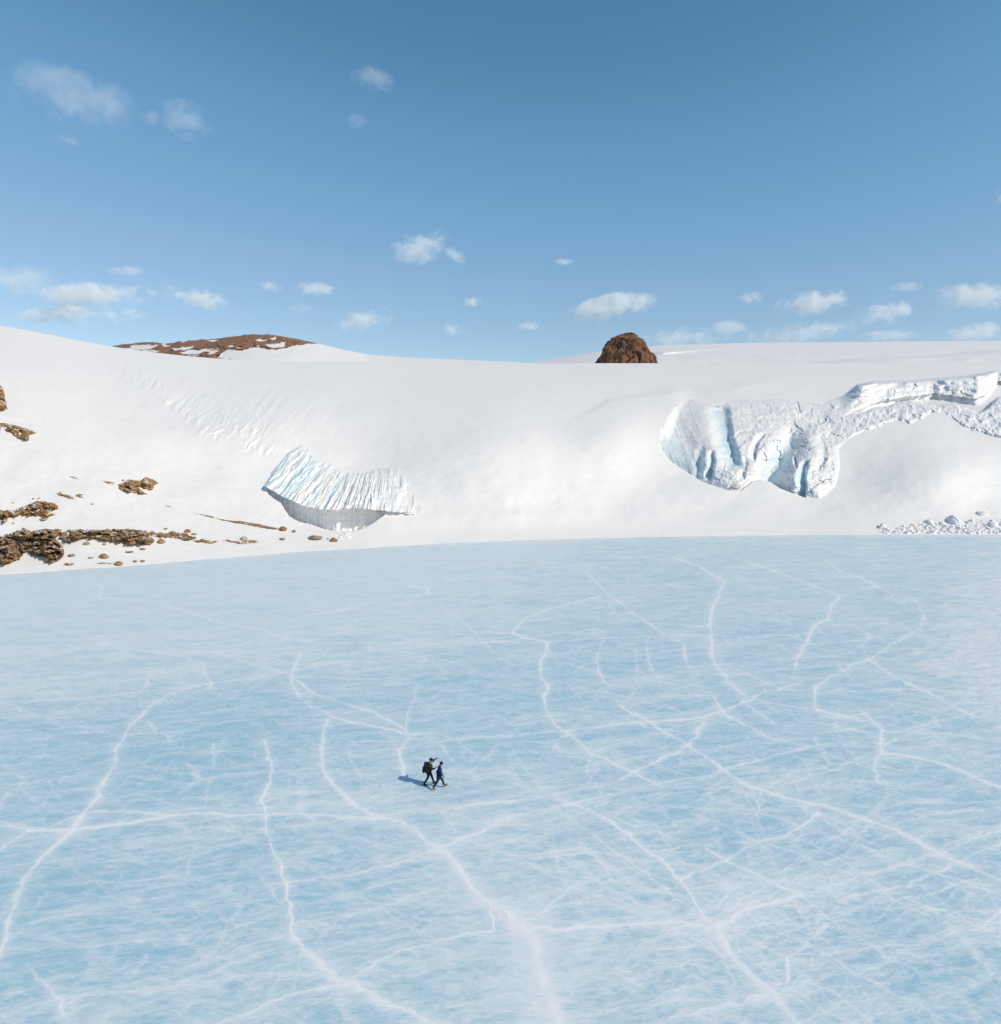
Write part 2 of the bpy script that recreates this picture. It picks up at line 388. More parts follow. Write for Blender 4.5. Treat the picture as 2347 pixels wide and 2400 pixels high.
def _tps(px_, py_):
    P = IF_D[:, :2] / 100.; n = len(P)
    def k(r2): return np.where(r2 > 1e-12, .5 * r2 * np.log(r2 + 1e-12), 0)
    if not hasattr(_tps, 'w'):
        K_ = k(((P[:, None] - P[None]) ** 2).sum(-1)) + np.eye(n) * .02; A = np.concatenate([np.ones((n, 1)), P], 1)
        M = np.block([[K_, A], [A.T, np.zeros((3, 3))]]); _tps.w = np.linalg.solve(M, np.concatenate([IF_D[:, 2], np.zeros(3)]))
    x, y = px_ / 100., py_ / 100.; out = _tps.w[n] + _tps.w[n + 1] * x + _tps.w[n + 2] * y
    for i in range(n): out = out + _tps.w[i] * k((x - P[i, 0]) ** 2 + (y - P[i, 1]) ** 2)
    return out
def icefall_depth(PX, PY):
    x = (PX - 1350) * 1.9097; y = (PY - 860) * 1.9097            # working pixels of the crop
    sd = poly_sd(PX, PY, IF_POLY); B = base_Y(PX, PY)
    wx = x + 10 * fbm(x / 60., y / 60., seed=101); wy = y + 10 * fbm(x / 60., y / 60., seed=102)
    mr = sst(1170, 1290, x); wm = 1 - mr
    D = np.clip(_tps(np.clip(wx, 370, 1320), np.clip(wy, 90, 600)), -3.5, 13.5)
    le = np.interp(y, [100, 145, 175, 220, 285, 340, 420], [505, 468, 430, 402, 384, 374, 420])
    D = D * (1 - (1 - sst(-4, 62, x - le)) * sst(345, 255, y))
    def groove(P, wl, wr, dep):
        """V-shaped cleft: gentle lit left wall, steep shaded right wall"""
        p = np.array(P, float); o = np.argsort(p[:, 1]); cx = np.interp(wy, p[o, 1], p[o, 0])
        e = sst(p[:, 1].min() - 12, p[:, 1].min() + 20, wy) * sst(p[:, 1].max() + 14, p[:, 1].max() - 10, wy)
        dx = wx - cx
        return dep * e * np.where(dx < 0, sst(-wl, 0, dx), sst(wr, 0, dx))
    G = np.zeros_like(x)
    for g in ([(655, 175), (662, 210), (670, 270), (684, 340), (714, 450)], 90, 44, 4.5), ([(612, 375), (620, 420), (606, 495)], 34, 12, 3.2), ([(1034, 420), (1024, 500), (1020, 588)], 44, 16, 4.5), \
            ([(835, 300), (804, 360), (796, 415)], 34, 12, 2.4), ([(986, 400), (992, 445)], 18, 9, 3.0), ([(760, 420), (748, 500)], 40, 18, 1.6), ([(1095, 300), (1112, 380), (1090, 470)], 50, 24, 1.2), ([(560, 360), (548, 430), (556, 490)], 34, 24, 1.6):
        G = G + groove(*g)
    # plates, blocks and ledges of broken ice
    face = wm * sst(2, 24, sd) * np.clip(sst(640, 740, x) * sst(120, 190, y) + .8 * sst(500, 560, x) * sst(340, 410, y) * sst(740, 640, x), 0, 1)
    F = face * (.95 * facets(wx / 66. + .25 * fbm(x / 30., y / 30., seed=110), wy / 52., 111, 1.9) + .28 * facets(wx / 26., wy / 22., 118, 1.9) + .5 * (ridged(wx / 70., wy / 30., seed=113) - .5) + .25 * fbm(x / 12., y / 10., seed=114, oct=4))
    sw = (x - y * .35)
    F = F + .22 * ridged(sw / 20., y / 200., seed=116, oct=2) * sst(620, 520, x) * wm
    for P, a, wd in (([(700, 168), (800, 188), (980, 192), (1010, 228)], 1.0, 9), ([(700, 228), (820, 238), (950, 226)], .9, 8), ([(700, 285), (780, 292), (880, 270)], .7, 8), ([(985, 155), (1005, 212), (1060, 243), (1140, 252)], 1.6, 9)):
        e_ = wy - lin(wx, P); F = F - a * np.exp(-(np.where(e_ > 0, e_ / (wd * .6), e_ / (wd * 2.2))) ** 2) * sst(P[0][0] - 30, P[0][0] + 20, x) * sst(P[-1][0] + 30, P[-1][0] - 20, x)
    D = (D + G) * wm - F
    # the long overhung bank on the right, the slot under it, heaps of broken snow in front
    lipP = [(1150, 225), (1280, 186), (1380, 152), (1450, 132), (1500, 129), (1600, 121), (1700, 131), (1800, 142), (1850, 112), (1890, 60), (1960, 70), (2150, 60)]
    dd = wy - (lin(wx, lipP) + 4 * fbm(x / 50., y * 0, seed=104, oct=3))
    hw = np.interp(x, [1190, 1300, 1400, 1500, 1600, 1700, 1800, 1880, 1960, 2150], [3, 20, 28, 22, 52, 40, 58, 80, 50, 40])
    Bl = base_Y(PX, PY - dd / 1.9097)
    dtop = seg_dist(PX, PY, IF_POLY[1:16])
    ledge = .35 * np.sin(dd / 5. + 2.5 * fbm(x / 90., y / 30., seed=105)) + 1.0 * fbm(x / 45., y / 16., seed=119, oct=4) + .8 * facets(wx / 90., wy / 26., 120, 1.8)
    Dbank = .62 * (Bl - B) * sst(0, 9, dtop) + ledge * sst(0, 12, dtop)
    inw = (dd >= 0) * sst(hw + 8, hw - 6, dd)
    Dslot = np.clip(Bl - B, -40, 9) + 1.0
    Dheap = -1.2 - (.65 * facets(wx / 32., wy / 22., 106, 2.0) + .22 * facets(wx / 13., wy / 10., 107, 2.0) + 1.6 * fbm(x / 30., y / 22., seed=108))
    Dr = np.where(dd < 0, Dbank, Dslot * inw + Dheap * (1 - inw))
    D = D + mr * Dr
    # edges: sharp lips low on the left, everywhere else the ice sinks away under the snow
    front = np.where(D < 1.5, 1, 0)
    edge = np.minimum(sd, 60.)
    D = D - .7 * wm * sst(0, 16, edge) + (.8 * wm + 2.2 * mr) * sst(9, -1, edge) * front
    Y = B + D
    Y = np.where(sd < 0, np.maximum(Y, B + .8 * wm + 2.2 * mr) + np.clip(-sd, 0, 6) * .25, Y)
    ice = .03 + .55 * np.clip(G / 4., 0, 1) + .55 * sst(1.0, 8., D) * wm + .22 * face * sst(280, 480, y) * sst(-.4, .5, fbm(x / 70., y / 90., seed=117))  # bare ice in the clefts; the deep scoop also gets shade blue painted in
    ice += .22 * mr * inw + .4 * np.exp(-((x - 1018) / 34) ** 2 - ((y - 530) / 60) ** 2) + .3 * np.exp(-((x - 600) / 50) ** 2 - ((y - 440) / 60) ** 2) + .35 * np.exp(-((x - 1005) / 25) ** 2 - ((y - 185) / 25) ** 2)
    dirt = .75 * np.exp(-((x - 715) / 42) ** 2 - ((y - 535) / 16) ** 2) + .22 * np.exp(-((x - 1060) / 55) ** 2 - ((y - 350) / 50) ** 2) * sst(.2, .8, ridged(wx / 26., wy / 12., seed=121)) + .12 * np.exp(-((x - 880) / 90) ** 2 - ((y - 320) / 40) ** 2)
    return Y, sd, {'ice': np.clip(ice, 0, 1), 'dirt': dirt}
def build_icefall():
    PX, PY = np.meshgrid(np.arange(1490, 2470, 1.0), np.arange(850, 1185, 1.0)); Y, sd, A = icefall_depth(PX, PY)
    finish_patch('icefall', PX, PY, Y, sd > -5, A, M_GLAC,
                 'large broken white icefall with blue crevasses hanging down the snow slope', 'icefall')

def carve(px, py):
    """how far the snow surface dives back behind the two ice faces, wherever they lie deeper than it"""
    out = np.zeros(np.shape(px))
    for x0, x1, y0, y1, fn in ((612, 998, 1018, 1254, cliff_depth), (1492, 2465, 852, 1183, icefall_depth)):
        m = (px > x0) & (px < x1) & (py > y0) & (py < y1)
        Y, sd, A = fn(px[m], py[m]); d = Y - base_Y(px[m], py[m])
        thr = np.where((sd > 9) & (px[m] < 880), -.3, 1.6) if fn is cliff_depth else np.where(px[m] > 1975, 2.5, np.where(sd > 9, -.4, 1.1))
        out[m] = np.where((sd > 0) & (d > thr), np.maximum(d, 0) + 2.0, 0)
    return out
def terr(px, py):
    px = np.atleast_1d(np.asarray(px, float)); py = np.atleast_1d(np.asarray(py, float))
    return pt(px, py, base_Y(px, py))

def build_snow_slope():
    px = np.concatenate([np.arange(-700, -20, 12.), np.arange(-20, 2370, 1.6), np.arange(2370, 3060, 12.)])
    tt = np.linspace(0, 1, 300)
    PX = np.tile(px, (len(tt), 1)); rs = smooth_lin(px, SHORE, 30) + 1.2 * fbm(px / 90., px * 0, seed=3) + .5 * fbm(px / 14., px * 0, seed=4)
    rc = smooth_lin(px, CREST, 45)
    PY = rs + (rc - rs) * tt[:, None]
    Y = base_Y(PX, PY) + carve(PX, PY)
    V = pt(PX, PY, Y)
    V0 = V[:1].copy(); V0[..., 2] -= .8; V0[..., 1] -= .2
    ext = []
    for k in range(1, 26):                       # the plateau beyond the crest, hidden from the lake
        s = (k / 25) ** 2 * 700 + k * .5
        e = V[-1:].copy(); sc = (e[..., 1] + s) / e[..., 1]
        e[..., 0] *= sc; e[..., 1] *= sc
        e[..., 2] += s * .10 * np.exp(-s / 60) - .3 * (1 - np.exp(-s / 10)) * 4
        ext.append(e)
    V = np.concatenate([V0, V] + ext, 0)
    f = grid_faces(V.shape[0], V.shape[1])
    return struct(link('snow_slope', mesh_np('snow_slope', V, f), M_SNOW))
build_snow_slope(); build_ice_cliff(); build_icefall()

# ---------------------------------------------------------------- distant snow dome and rocky hill
def ridge_sheet(name, sky_pts, lo_pts, Y0, Y1, mat, x0, x1, step, nt, disp=None, attrs_fn=None, back=500, r=12, sky_noise=None):
    px = np.arange(x0, x1, step); tt = np.linspace(0, 1, nt)
    PX = np.tile(px, (nt, 1)); top = smooth_lin(px, sky_pts, r); lo = lin(px, lo_pts)
    PY = lo + (top - lo) * tt[:, None]
    if sky_noise is not None: PY = PY + sky_noise(px) * tt[:, None] ** 10
    T = np.tile(tt[:, None], (1, len(px)))
    Y = Y0 + (Y1 - Y0) * (.45 * T + .55 * T ** 5)
    if disp is not None: Y = Y - disp(PX, PY, T)
    V = pt(PX, PY, Y); ext = []
    for k in range(1, 9):
        s = back * (k / 8) ** 2; e = V[-1:].copy(); sc = (e[..., 1] + s) / e[..., 1]; e[..., :2] *= sc[..., None]; e[..., 2] -= s * .12 * (k / 8)
        ext.append(e)
    V = np.concatenate([V] + ext, 0); A = {}
    if attrs_fn:
        a = attrs_fn(PX, PY); A = {k: np.concatenate([v] + [v[-1:]] * 8, 0) for k, v in a.items()}
    return struct(link(name, mesh_np(name, V, grid_faces(V.shape[0], V.shape[1]), A), mat))
DOME = d2n([(700, 712), (960, 698), (990, 692), (1060, 681), (1137, 668), (1250, 657), (1400, 652), (1700, 649), (1904, 648), (2600, 652)])
def dome_disp(px, py, t):
    R = 40 * fbm(px / 330., py / 30., seed=41, oct=3) + 10 * fbm(px / 70., py / 10., seed=42)
    R += 60 * np.exp(-((py - lin(px, d2n([(1240, 672), (1330, 664), (1450, 657)]))) / 4.) ** 2) * sst(1525, 1560, px) * sst(1830, 1650, px)
    P = d2n([(1500, 694), (1650, 684), (1780, 678), (1904, 668), (2600, 640)])
    R += 90 * sst(-6, 4, py - lin(px, P)) * sst(1850, 2000, px)
    return R * sst(1, .75, t) * sst(0, .2, t)
ridge_sheet('snow_dome', DOME, [(0, 880), (3300, 880)], 640, 1350, M_SNOW, 880, 3100, 3, 70, dome_disp)

HILL = d2n([(-300, 700), (100, 690), (180, 668), (215, 657), (250, 653), (290, 650), (318, 654), (345, 648), (400, 645), (440, 640), (480, 635), (520, 636.5), (560, 643), (600, 652), (650, 664), (700, 674), (760, 679), (900, 685), (1010, 690), (1150, 700)])
def h1(P): return [(x / 2.38, 720 + y / 2.38) for x, y in P]
HROCK = h1([(380, 230), (600, 200), (780, 180), (920, 190), (1100, 172), (1250, 160), (1390, 138), (1500, 150), (1620, 165), (1790, 202), (1700, 205), (1640, 215), (1540, 240), (1440, 222), (1360, 240), (1270, 236), (1210, 282), (1350, 298), (1300, 330), (900, 330), (400, 300)])
HSNOW = [h1(P) for P in ([(690, 230), (780, 212), (890, 208), (850, 232), (730, 240)], [(1000, 252), (1080, 236), (1190, 230), (1110, 262), (1020, 262)], [(960, 228), (1080, 218), (1060, 236), (980, 240)],
                          [(1420, 184), (1460, 176), (1450, 192)], [(1500, 172), (1540, 166), (1530, 182)], [(1480, 212), (1560, 200), (1600, 190), (1590, 220), (1530, 232)], [(1150, 190), (1220, 180), (1200, 196)], [(800, 244), (900, 240), (860, 252)])]
def hill_rock(px, py):
    wx = px + 5 * fbm(px / 12., py / 6., seed=51); wy = py + 3 * fbm(px / 12., py / 6., seed=52)
    s = poly_sd(wx, wy, HROCK)
    for P in HSNOW: s = np.minimum(s, -poly_sd(wx, wy, P))
    s = np.minimum(s, 9 - 26 * np.clip(fbm(px / 26. + py / 18., py / 6., seed=53, oct=5) - .02, 0, 1))
    return s
def hill_disp(px, py, t):
    R = 12 * fbm(px / 160., py / 25., seed=55, oct=2)
    m = sst(-2, 3, hill_rock(px, py)); c, f1, e = worley(px / 9., py / 4.5, seed=57)
    R += m * (9 * c + 12 * fbm(px / 14., py / 8., seed=56, oct=5))
    return R * sst(1, .85, t)
def mat_hill():
    t = NT('rocky_hill_ground'); p = t.position((.05, .05, .05))
    n = t.noise(2.2, 7, .65, p); n2 = t.noise(.7, 5, .6, p)
    rock = t.mix(t.map(n, .32, .68), (0.25, 0.13, 0.075), (0.38, 0.205, 0.115))
    rock = t.mix(t.map(n2, .55, .7), rock, (0.15, 0.09, 0.06))
    f = t.map(t.math('ADD', t.attr('rock'), t.math('MULTIPLY', t.math('SUBTRACT', n, .5), 1.2)), .42, .58)
    c = t.mix(f, SNOW, rock); t.set(Base_Color=c, Roughness=.85, Specular_IOR_Level=.2, Normal=t.bump(t.math('MULTIPLY', n, t.math('ADD', f, .06)), .8, 5.0)); return t.m
ridge_sheet('rocky_hill', HILL, [(0, 880), (3300, 880)], 560, 820, mat_hill(), -400, 1420, 1.6, 110, hill_disp,
            lambda x, y: {'rock': sst(-2.5, 2.5, hill_rock(x, y))}, back=300, r=5,
            sky_noise=lambda x: -2.2 * np.clip(fbm(x / 11., x * 0, seed=58, oct=4), -.2, 1) * sst(230, 290, x) * sst(760, 690, x))

# ================================================================== LAKE ICE
def c3(P): return [(x / 1.5867, 1250 + y / 1.5867) for x, y in P]
def c4(P): return [(1150 + x / 1.5906, 1250 + y / 1.5906) for x, y in P]
# polyline, half width in metres, strength
CR = []
def K(P, w, s): CR.append((P, w * 1.08, min(1.0, s * 1.28)))
K(c3([(-20, 1640), (0, 1560), (30, 1450), (65, 1340), (110, 1250), (165, 1190), (250, 1120), (310, 1050), (370, 980), (385, 910), (430, 850), (430, 790)]), .26, 1.0)
K(c3([(430, 790), (470, 740), (520, 680), (590, 620), (640, 595), (720, 570), (790, 560)]), .16, .75)
K(c3([(0, 1095), (100, 1105), (260, 1105), (450, 1080), (640, 1050), (800, 1045), (980, 1040), (1150, 1045), (1300, 1055), (1400, 1060)]), .22, .85)
K(c3([(-20, 1080), (60, 1090), (170, 1100), (260, 1065), (360, 1040), (500, 1030), (640, 1045)]), .18, .5)
K(c3([(985, 770), (1000, 830), (1020, 890), (1000, 940), (975, 990), (980, 1060), (1000, 1140), (1030, 1210), (1045, 1260), (1070, 1310)]), .16, .8)
K(c3([(1070, 1310), (1065, 1370), (1090, 1430), (1100, 1510), (1150, 1560), (1220, 1620), (1290, 1670), (1370, 1730), (1450, 1770), (1550, 1790), (1640, 1825), (1750, 1870)]), .24, 1.0)
K(c3([(1220, 690), (1210, 740), (1195, 800), (1200, 870), (1220, 920), (1270, 970), (1310, 1010)]), .22, .75)
K(c3([(1270, 970), (1310, 1010), (1400, 1050), (1500, 1080), (1570, 1130), (1640, 1180), (1700, 1240), (1760, 1310), (1810, 1370), (1870, 1410), (1904, 1450)]), .34, .95)
K(c4([(0, 1370), (60, 1430), (120, 1460), (150, 1520), (160, 1600), (190, 1690), (230, 1780), (260, 1850)]), .5, .9)
K(c3([(1120, 440), (1095, 500), (1080, 560), (1110, 610), (1170, 650), (1230, 680), (1350, 710), (1450, 735), (1530, 750), (1620, 740)]), .2, .7)
K(c3([(1080, 525), (1150, 590), (1250, 620), (1370, 660), (1440, 690), (1510, 735), (1520, 760), (1490, 800), (1495, 860), (1510, 910)]), .16, .75)
K(c3([(1555, 560), (1545, 620), (1520, 670), (1510, 735)]), .14, .4)
K(c3([(330, 190), (370, 190), (380, 210), (360, 235), (450, 245), (600, 260), (690, 290), (780, 320), (880, 345), (980, 360), (1060, 390), (1150, 405), (1300, 408), (1500, 410), (1700, 408), (1904, 405)]), .22, .7)
K(c3([(1000, 350), (1120, 310), (1270, 285), (1400, 250), (1600, 225), (1590, 205), (1500, 190), (1300, 170), (1000, 145), (800, 140)]), .2, .7)
K(c3([(0, 500), (120, 470), (220, 440), (390, 410), (450, 430), (600, 445), (700, 460), (750, 480), (760, 520), (790, 575)]), .18, .55)
K(c3([(0, 660), (200, 630), (400, 605), (620, 580), (800, 555), (1000, 530), (1270, 475)]), .2, .5)
K(c3([(0, 530), (90, 500), (220, 440)]), .14, .4)
K(c3([(-10, 345), (130, 345), (250, 365), (390, 410)]), .2, .4)
K(c3([(650, 440), (800, 440), (950, 490), (1080, 525), (1270, 545), (1530, 540)]), .2, .45)
K(c3([(1640, 1165), (1750, 1120), (1904, 1060)]), .24, .7)
K(c3([(1000, 1310), (1100, 1300), (1310, 1265), (1450, 1225), (1640, 1165)]), .22, .55)
K(c3([(1290, 1670), (1400, 1600), (1520, 1545), (1650, 1510), (1780, 1480), (1815, 1470), (1815, 1370)]), .16, .6)
K(c3([(1290, 1670), (1150, 1700), (1000, 1750), (900, 1790), (760, 1830)]), .16, .55)
K(c3([(1100, 1530), (950, 1580), (830, 1620), (700, 1660), (560, 1700), (400, 1712), (270, 1740), (220, 1780)]), .2, .38)
K(c3([(130, 1620), (170, 1690), (220, 1770), (230, 1830)]), .18, .55)
K(c3([(-10, 1180), (60, 1130), (100, 1105)]), .16, .6)
K(c3([(1255, 1660), (1270, 1740), (1310, 1830)]), .2, .45)
K(c3([(785, 785), (795, 830), (792, 870)]), .12, .4)
K(c3([(1280, 375), (1340, 395), (1380, 430), (1480, 440), (1590, 450), (1560, 510)]), .14, .45)
K(c3([(1690, 300), (1760, 360), (1800, 410), (1860, 460), (1904, 490)]), .14, .5)
K(c3([(1530, 750), (1620, 745), (1750, 700), (1904, 665)]), .2, .4)
K(c3([(1500, 800), (1560, 785), (1700, 768), (1904, 750)]), .2, .55)
K(c3([(1600, 760), (1650, 800), (1690, 845)]), .14, .45)
K(c3([(1560, 975), (1620, 1010), (1670, 1080), (1690, 1120)]), .16, .4)
K(c3([(1640, 1030), (1780, 1010), (1904, 1000)]), .28, .6)
K(c3([(180, 910), (190, 970), (230, 1000)]), .12, .35)
K(c3([(1310, 770), (1290, 830), (1330, 890), (1380, 940)]), .12, .35)
K(c3([(960, 1280), (1010, 1350), (1060, 1400)]), .16, .4)
K(c3([(700, 770), (560, 780), (440, 800)]), .16, .35)
K(c3([(0, 1240), (160, 1225), (330, 1210)]), .25, .3)
K(c3([(300, 1210), (620, 1130), (830, 1110), (980, 1110)]), .2, .25)
K(c3([(560, 1055), (640, 1080), (690, 1110)]), .14, .35)
K(c3([(120, 1460), (280, 1420), (520, 1390), (760, 1330), (1000, 1290)]), .3, .25)
K(c3([(830, 890), (1020, 885), (1190, 880)]), .18, .35)
K(c3([(960, 1000), (1100, 970), (1220, 955)]), .2, .4)
K(c3([(1030, 1010), (1060, 960), (1090, 900)]), .1, .3)
# right half
K(c4([(-30, 372), (80, 370), (130, 390), (210, 405), (205, 440), (180, 490), (195, 540), (215, 570), (195, 610), (215, 680), (250, 720), (290, 740), (340, 790), (380, 830), (470, 865), (530, 890), (590, 920), (640, 945)]), .24, .95)
K(c4([(370, 830), (350, 890), (390, 940), (410, 980)]), .14, .5)
K(c4([(80, 370), (120, 325), (200, 290), (300, 260), (420, 230)]), .22, .85)
K(c4([(680, 90), (780, 125), (870, 180), (850, 235), (825, 280), (815, 340), (825, 400), (825, 450), (835, 490), (880, 530), (890, 560), (940, 600)]), .3, 1.0)
K(c4([(190, 100), (195, 125), (300, 130), (360, 150), (430, 220), (510, 280), (580, 330), (650, 380), (720, 415), (730, 470), (740, 500)]), .22, .6)
K(c4([(0, 405), (200, 405), (420, 390), (600, 382), (830, 382), (1000, 385), (1180, 378)]), .22, .6)
K(c4([(450, 150), (530, 165), (600, 190)]), .2, .5)
K(c4([(420, 400), (390, 470), (400, 520), (435, 570)]), .16, .6)
K(c4([(590, 390), (580, 440), (590, 480), (610, 530)]), .16, .6)
K(c4([(540, 430), (545, 500), (555, 575), (480, 640)]), .14, .45)
K(c4([(920, 95), (1060, 140), (1180, 185), (1300, 235), (1270, 270), (1260, 320), (1200, 350), (1180, 400), (1150, 450), (1140, 510)]), .26, .85)
K(c4([(1250, 100), (1310, 145), (1380, 165), (1440, 200), (1510, 230), (1480, 240)]), .24, .75)
K(c4([(1300, 235), (1370, 215), (1440, 200)]), .2, .5)
K(c4([(1560, 235), (1600, 270), (1615, 310), (1600, 360)]), .26, .6)
K(c4([(-20, 763), (150, 750), (290, 735), (450, 715), (560, 708), (700, 695), (800, 685), (880, 660), (960, 625), (1040, 590), (1150, 560)]), .22, .75)
K(c4([(480, 640), (540, 680), (600, 710), (660, 750), (730, 790), (800, 830), (860, 870), (920, 920), (970, 950)]), .22, .9)
K(c4([(940, 935), (1090, 985), (1200, 1010), (1300, 1035), (1400, 1070), (1500, 1105), (1600, 1160), (1700, 1205), (1800, 1250), (1950, 1320)]), .34, 1.0)
K(c4([(970, 950), (985, 1000), (990, 1030), (960, 1060)]), .12, .6)
K(c3([(1290, 1058), (1480, 1046), (1640, 1030), (1780, 1011)]), .24, .6)
K(c4([(-20, 1018), (120, 995), (250, 970), (380, 945), (450, 935), (530, 890), (640, 840), (730, 790), (780, 740), (800, 700)]), .22, .85)
K(c4([(-20, 1080), (100, 1050), (250, 1020), (400, 985), (560, 950), (700, 915), (860, 895), (950, 860), (1070, 825), (1180, 800), (1250, 790)]), .2, .7)
K(c4([(0, 1165), (150, 1120), (300, 1070), (420, 1010)]), .24, .4)
K(c4([(830, 610), (860, 660), (900, 690), (960, 720), (1050, 770), (1150, 770), (1230, 770)]), .2, .55)
K(c4([(940, 620), (960, 640), (1010, 680), (1060, 715)]), .16, .6)
K(c4([(1410, 470), (1350, 490), (1280, 530), (1210, 570), (1210, 610), (1220, 660), (1300, 680), (1360, 690)]), .22, .8)
K(c4([(1410, 470), (1480, 520), (1560, 560), (1640, 600), (1740, 650), (1800, 680)]), .22, .7)
K(c4([(1410, 470), (1470, 430), (1540, 390), (1600, 350)]), .18, .7)
K(c4([(1410, 470), (1385, 420), (1420, 380), (1350, 340), (1250, 345)]), .16, .6)
K(c4([(1380, 660), (1420, 700), (1460, 740), (1450, 810), (1425, 870), (1450, 940)]), .2, .7)
K(c4([(1460, 740), (1560, 740), (1700, 745), (1820, 765), (1950, 785)]), .22, .7)
K(c4([(1460, 745), (1600, 712), (1750, 680), (1850, 660)]), .2, .55)
K(c4([(1450, 820), (1550, 830), (1650, 850), (1760, 890), (1850, 930), (1950, 960)]), .34, .75)
K(c4([(1450, 900), (1480, 950), (1550, 985), (1640, 1000)]), .2, .4)
K(c4([(820, 1060), (900, 1110), (990, 1150), (1060, 1190)]), .2, .5)
K(c4([(700, 1290), (870, 1220), (1000, 1150), (1140, 1100), (1190, 1070), (1220, 1040)]), .22, .65)
K(c4([(800, 1180), (870, 1220), (960, 1260), (1060, 1300), (1160, 1345)]), .24, .8)
K(c4([(1160, 1345), (1050, 1365), (950, 1395), (880, 1440), (820, 1465)]), .3, .8)
K(c4([(820, 1465), (700, 1455), (550, 1455), (400, 1465), (280, 1475), (120, 1465)]), .24, 1.0)
K(c4([(1160, 1345), (1220, 1400), (1300, 1470), (1400, 1530), (1500, 1590), (1600, 1640)]), .2, .45)
K(c4([(790, 1440), (820, 1465), (860, 1520), (920, 1580), (980, 1640), (1040, 1700), (1110, 1770), (1170, 1840)]), .4, .85)
K(c4([(250, 990), (300, 1010), (420, 1060), (500, 1110), (560, 1170), (620, 1210), (680, 1280), (740, 1340), (780, 1420), (820, 1465)]), .26, .7)
K(c4([(100, 840), (170, 930), (250, 990)]), .2, .4)
K(c4([(1250, 1460), (1180, 1530), (1110, 1600), (1100, 1660), (1110, 1720)]), .18, .6)
K(c4([(1110, 1600), (1200, 1680), (1290, 1720), (1380, 1780), (1450, 1840)]), .2, .45)
K(c4([(1350, 1290), (1450, 1260), (1560, 1210), (1700, 1190), (1820, 1140), (1950, 1080)]), .22, .6)
K(c4([(1300, 1370), (1400, 1350), (1550, 1310), (1700, 1250), (1830, 1200), (1950, 1130)]), .26, .55)
K(c4([(1100, 1120), (1200, 1160), (1300, 1220), (1420, 1300), (1500, 1370), (1640, 1430)]), .2, .45)
K(c4([(1700, 1560), (1780, 1530), (1950, 1450)]), .24, .45)
K(c4([(330, 1290), (200, 1400), (100, 1450)]), .18, .4)
K(c4([(330, 1150), (390, 1210), (460, 1290), (550, 1350)]), .18, .4)
K(c4([(880, 1600), (910, 1660), (905, 1700)]), .14, .5)
K(c4([(1160, 1345), (1350, 1350), (1560, 1340)]), .2, .35)
K(c4([(560, 1500), (640, 1580), (760, 1650)]), .16, .35)
K(c4([(1230, 680), (1400, 700), (1460, 740)]), .14, .4)
K(c4([(630, 700), (760, 680), (850, 640), (1000, 600)]), .16, .35)
K(c4([(300, 490), (500, 560), (700, 520), (900, 500), (1100, 470), (1300, 455), (1410, 470)]), .2, .45)
K(c4([(840, 500), (950, 520), (1080, 580), (1200, 590)]), .2, .5)
K(c4([(1080, 420), (1180, 470), (1060, 520)]), .16, .4)
K(c4([(1580, 130), (1700, 190), (1790, 260)]), .25, .45)
DARK = [(c3([(0, 690), (80, 710), (180, 735), (300, 750), (400, 770), (440, 780)]), .35, .9), (c3([(440, 785), (520, 800), (640, 830)]), .5, .7), (c3([(430, 785), (530, 675), (590, 625)]), .3, .6),
        (c3([(1125, 780), (1145, 720), (1220, 690)]), .35, .6), (c3([(1230, 682), (1350, 712), (1500, 745)]), .3, .5), (c3([(1740, 700), (1904, 665)]), .3, .5), (c3([(450, 440), (700, 462)]), .3, .5),
        (c3([(1490, 340), (1620, 350), (1904, 360)]), .4, .4), (c3([(0, 345), (250, 352)]), .4, .5), (c3([(200, 440), (300, 375)]), .5, .5), (c3([(820, 580), (1080, 570)]), .5, .4)]

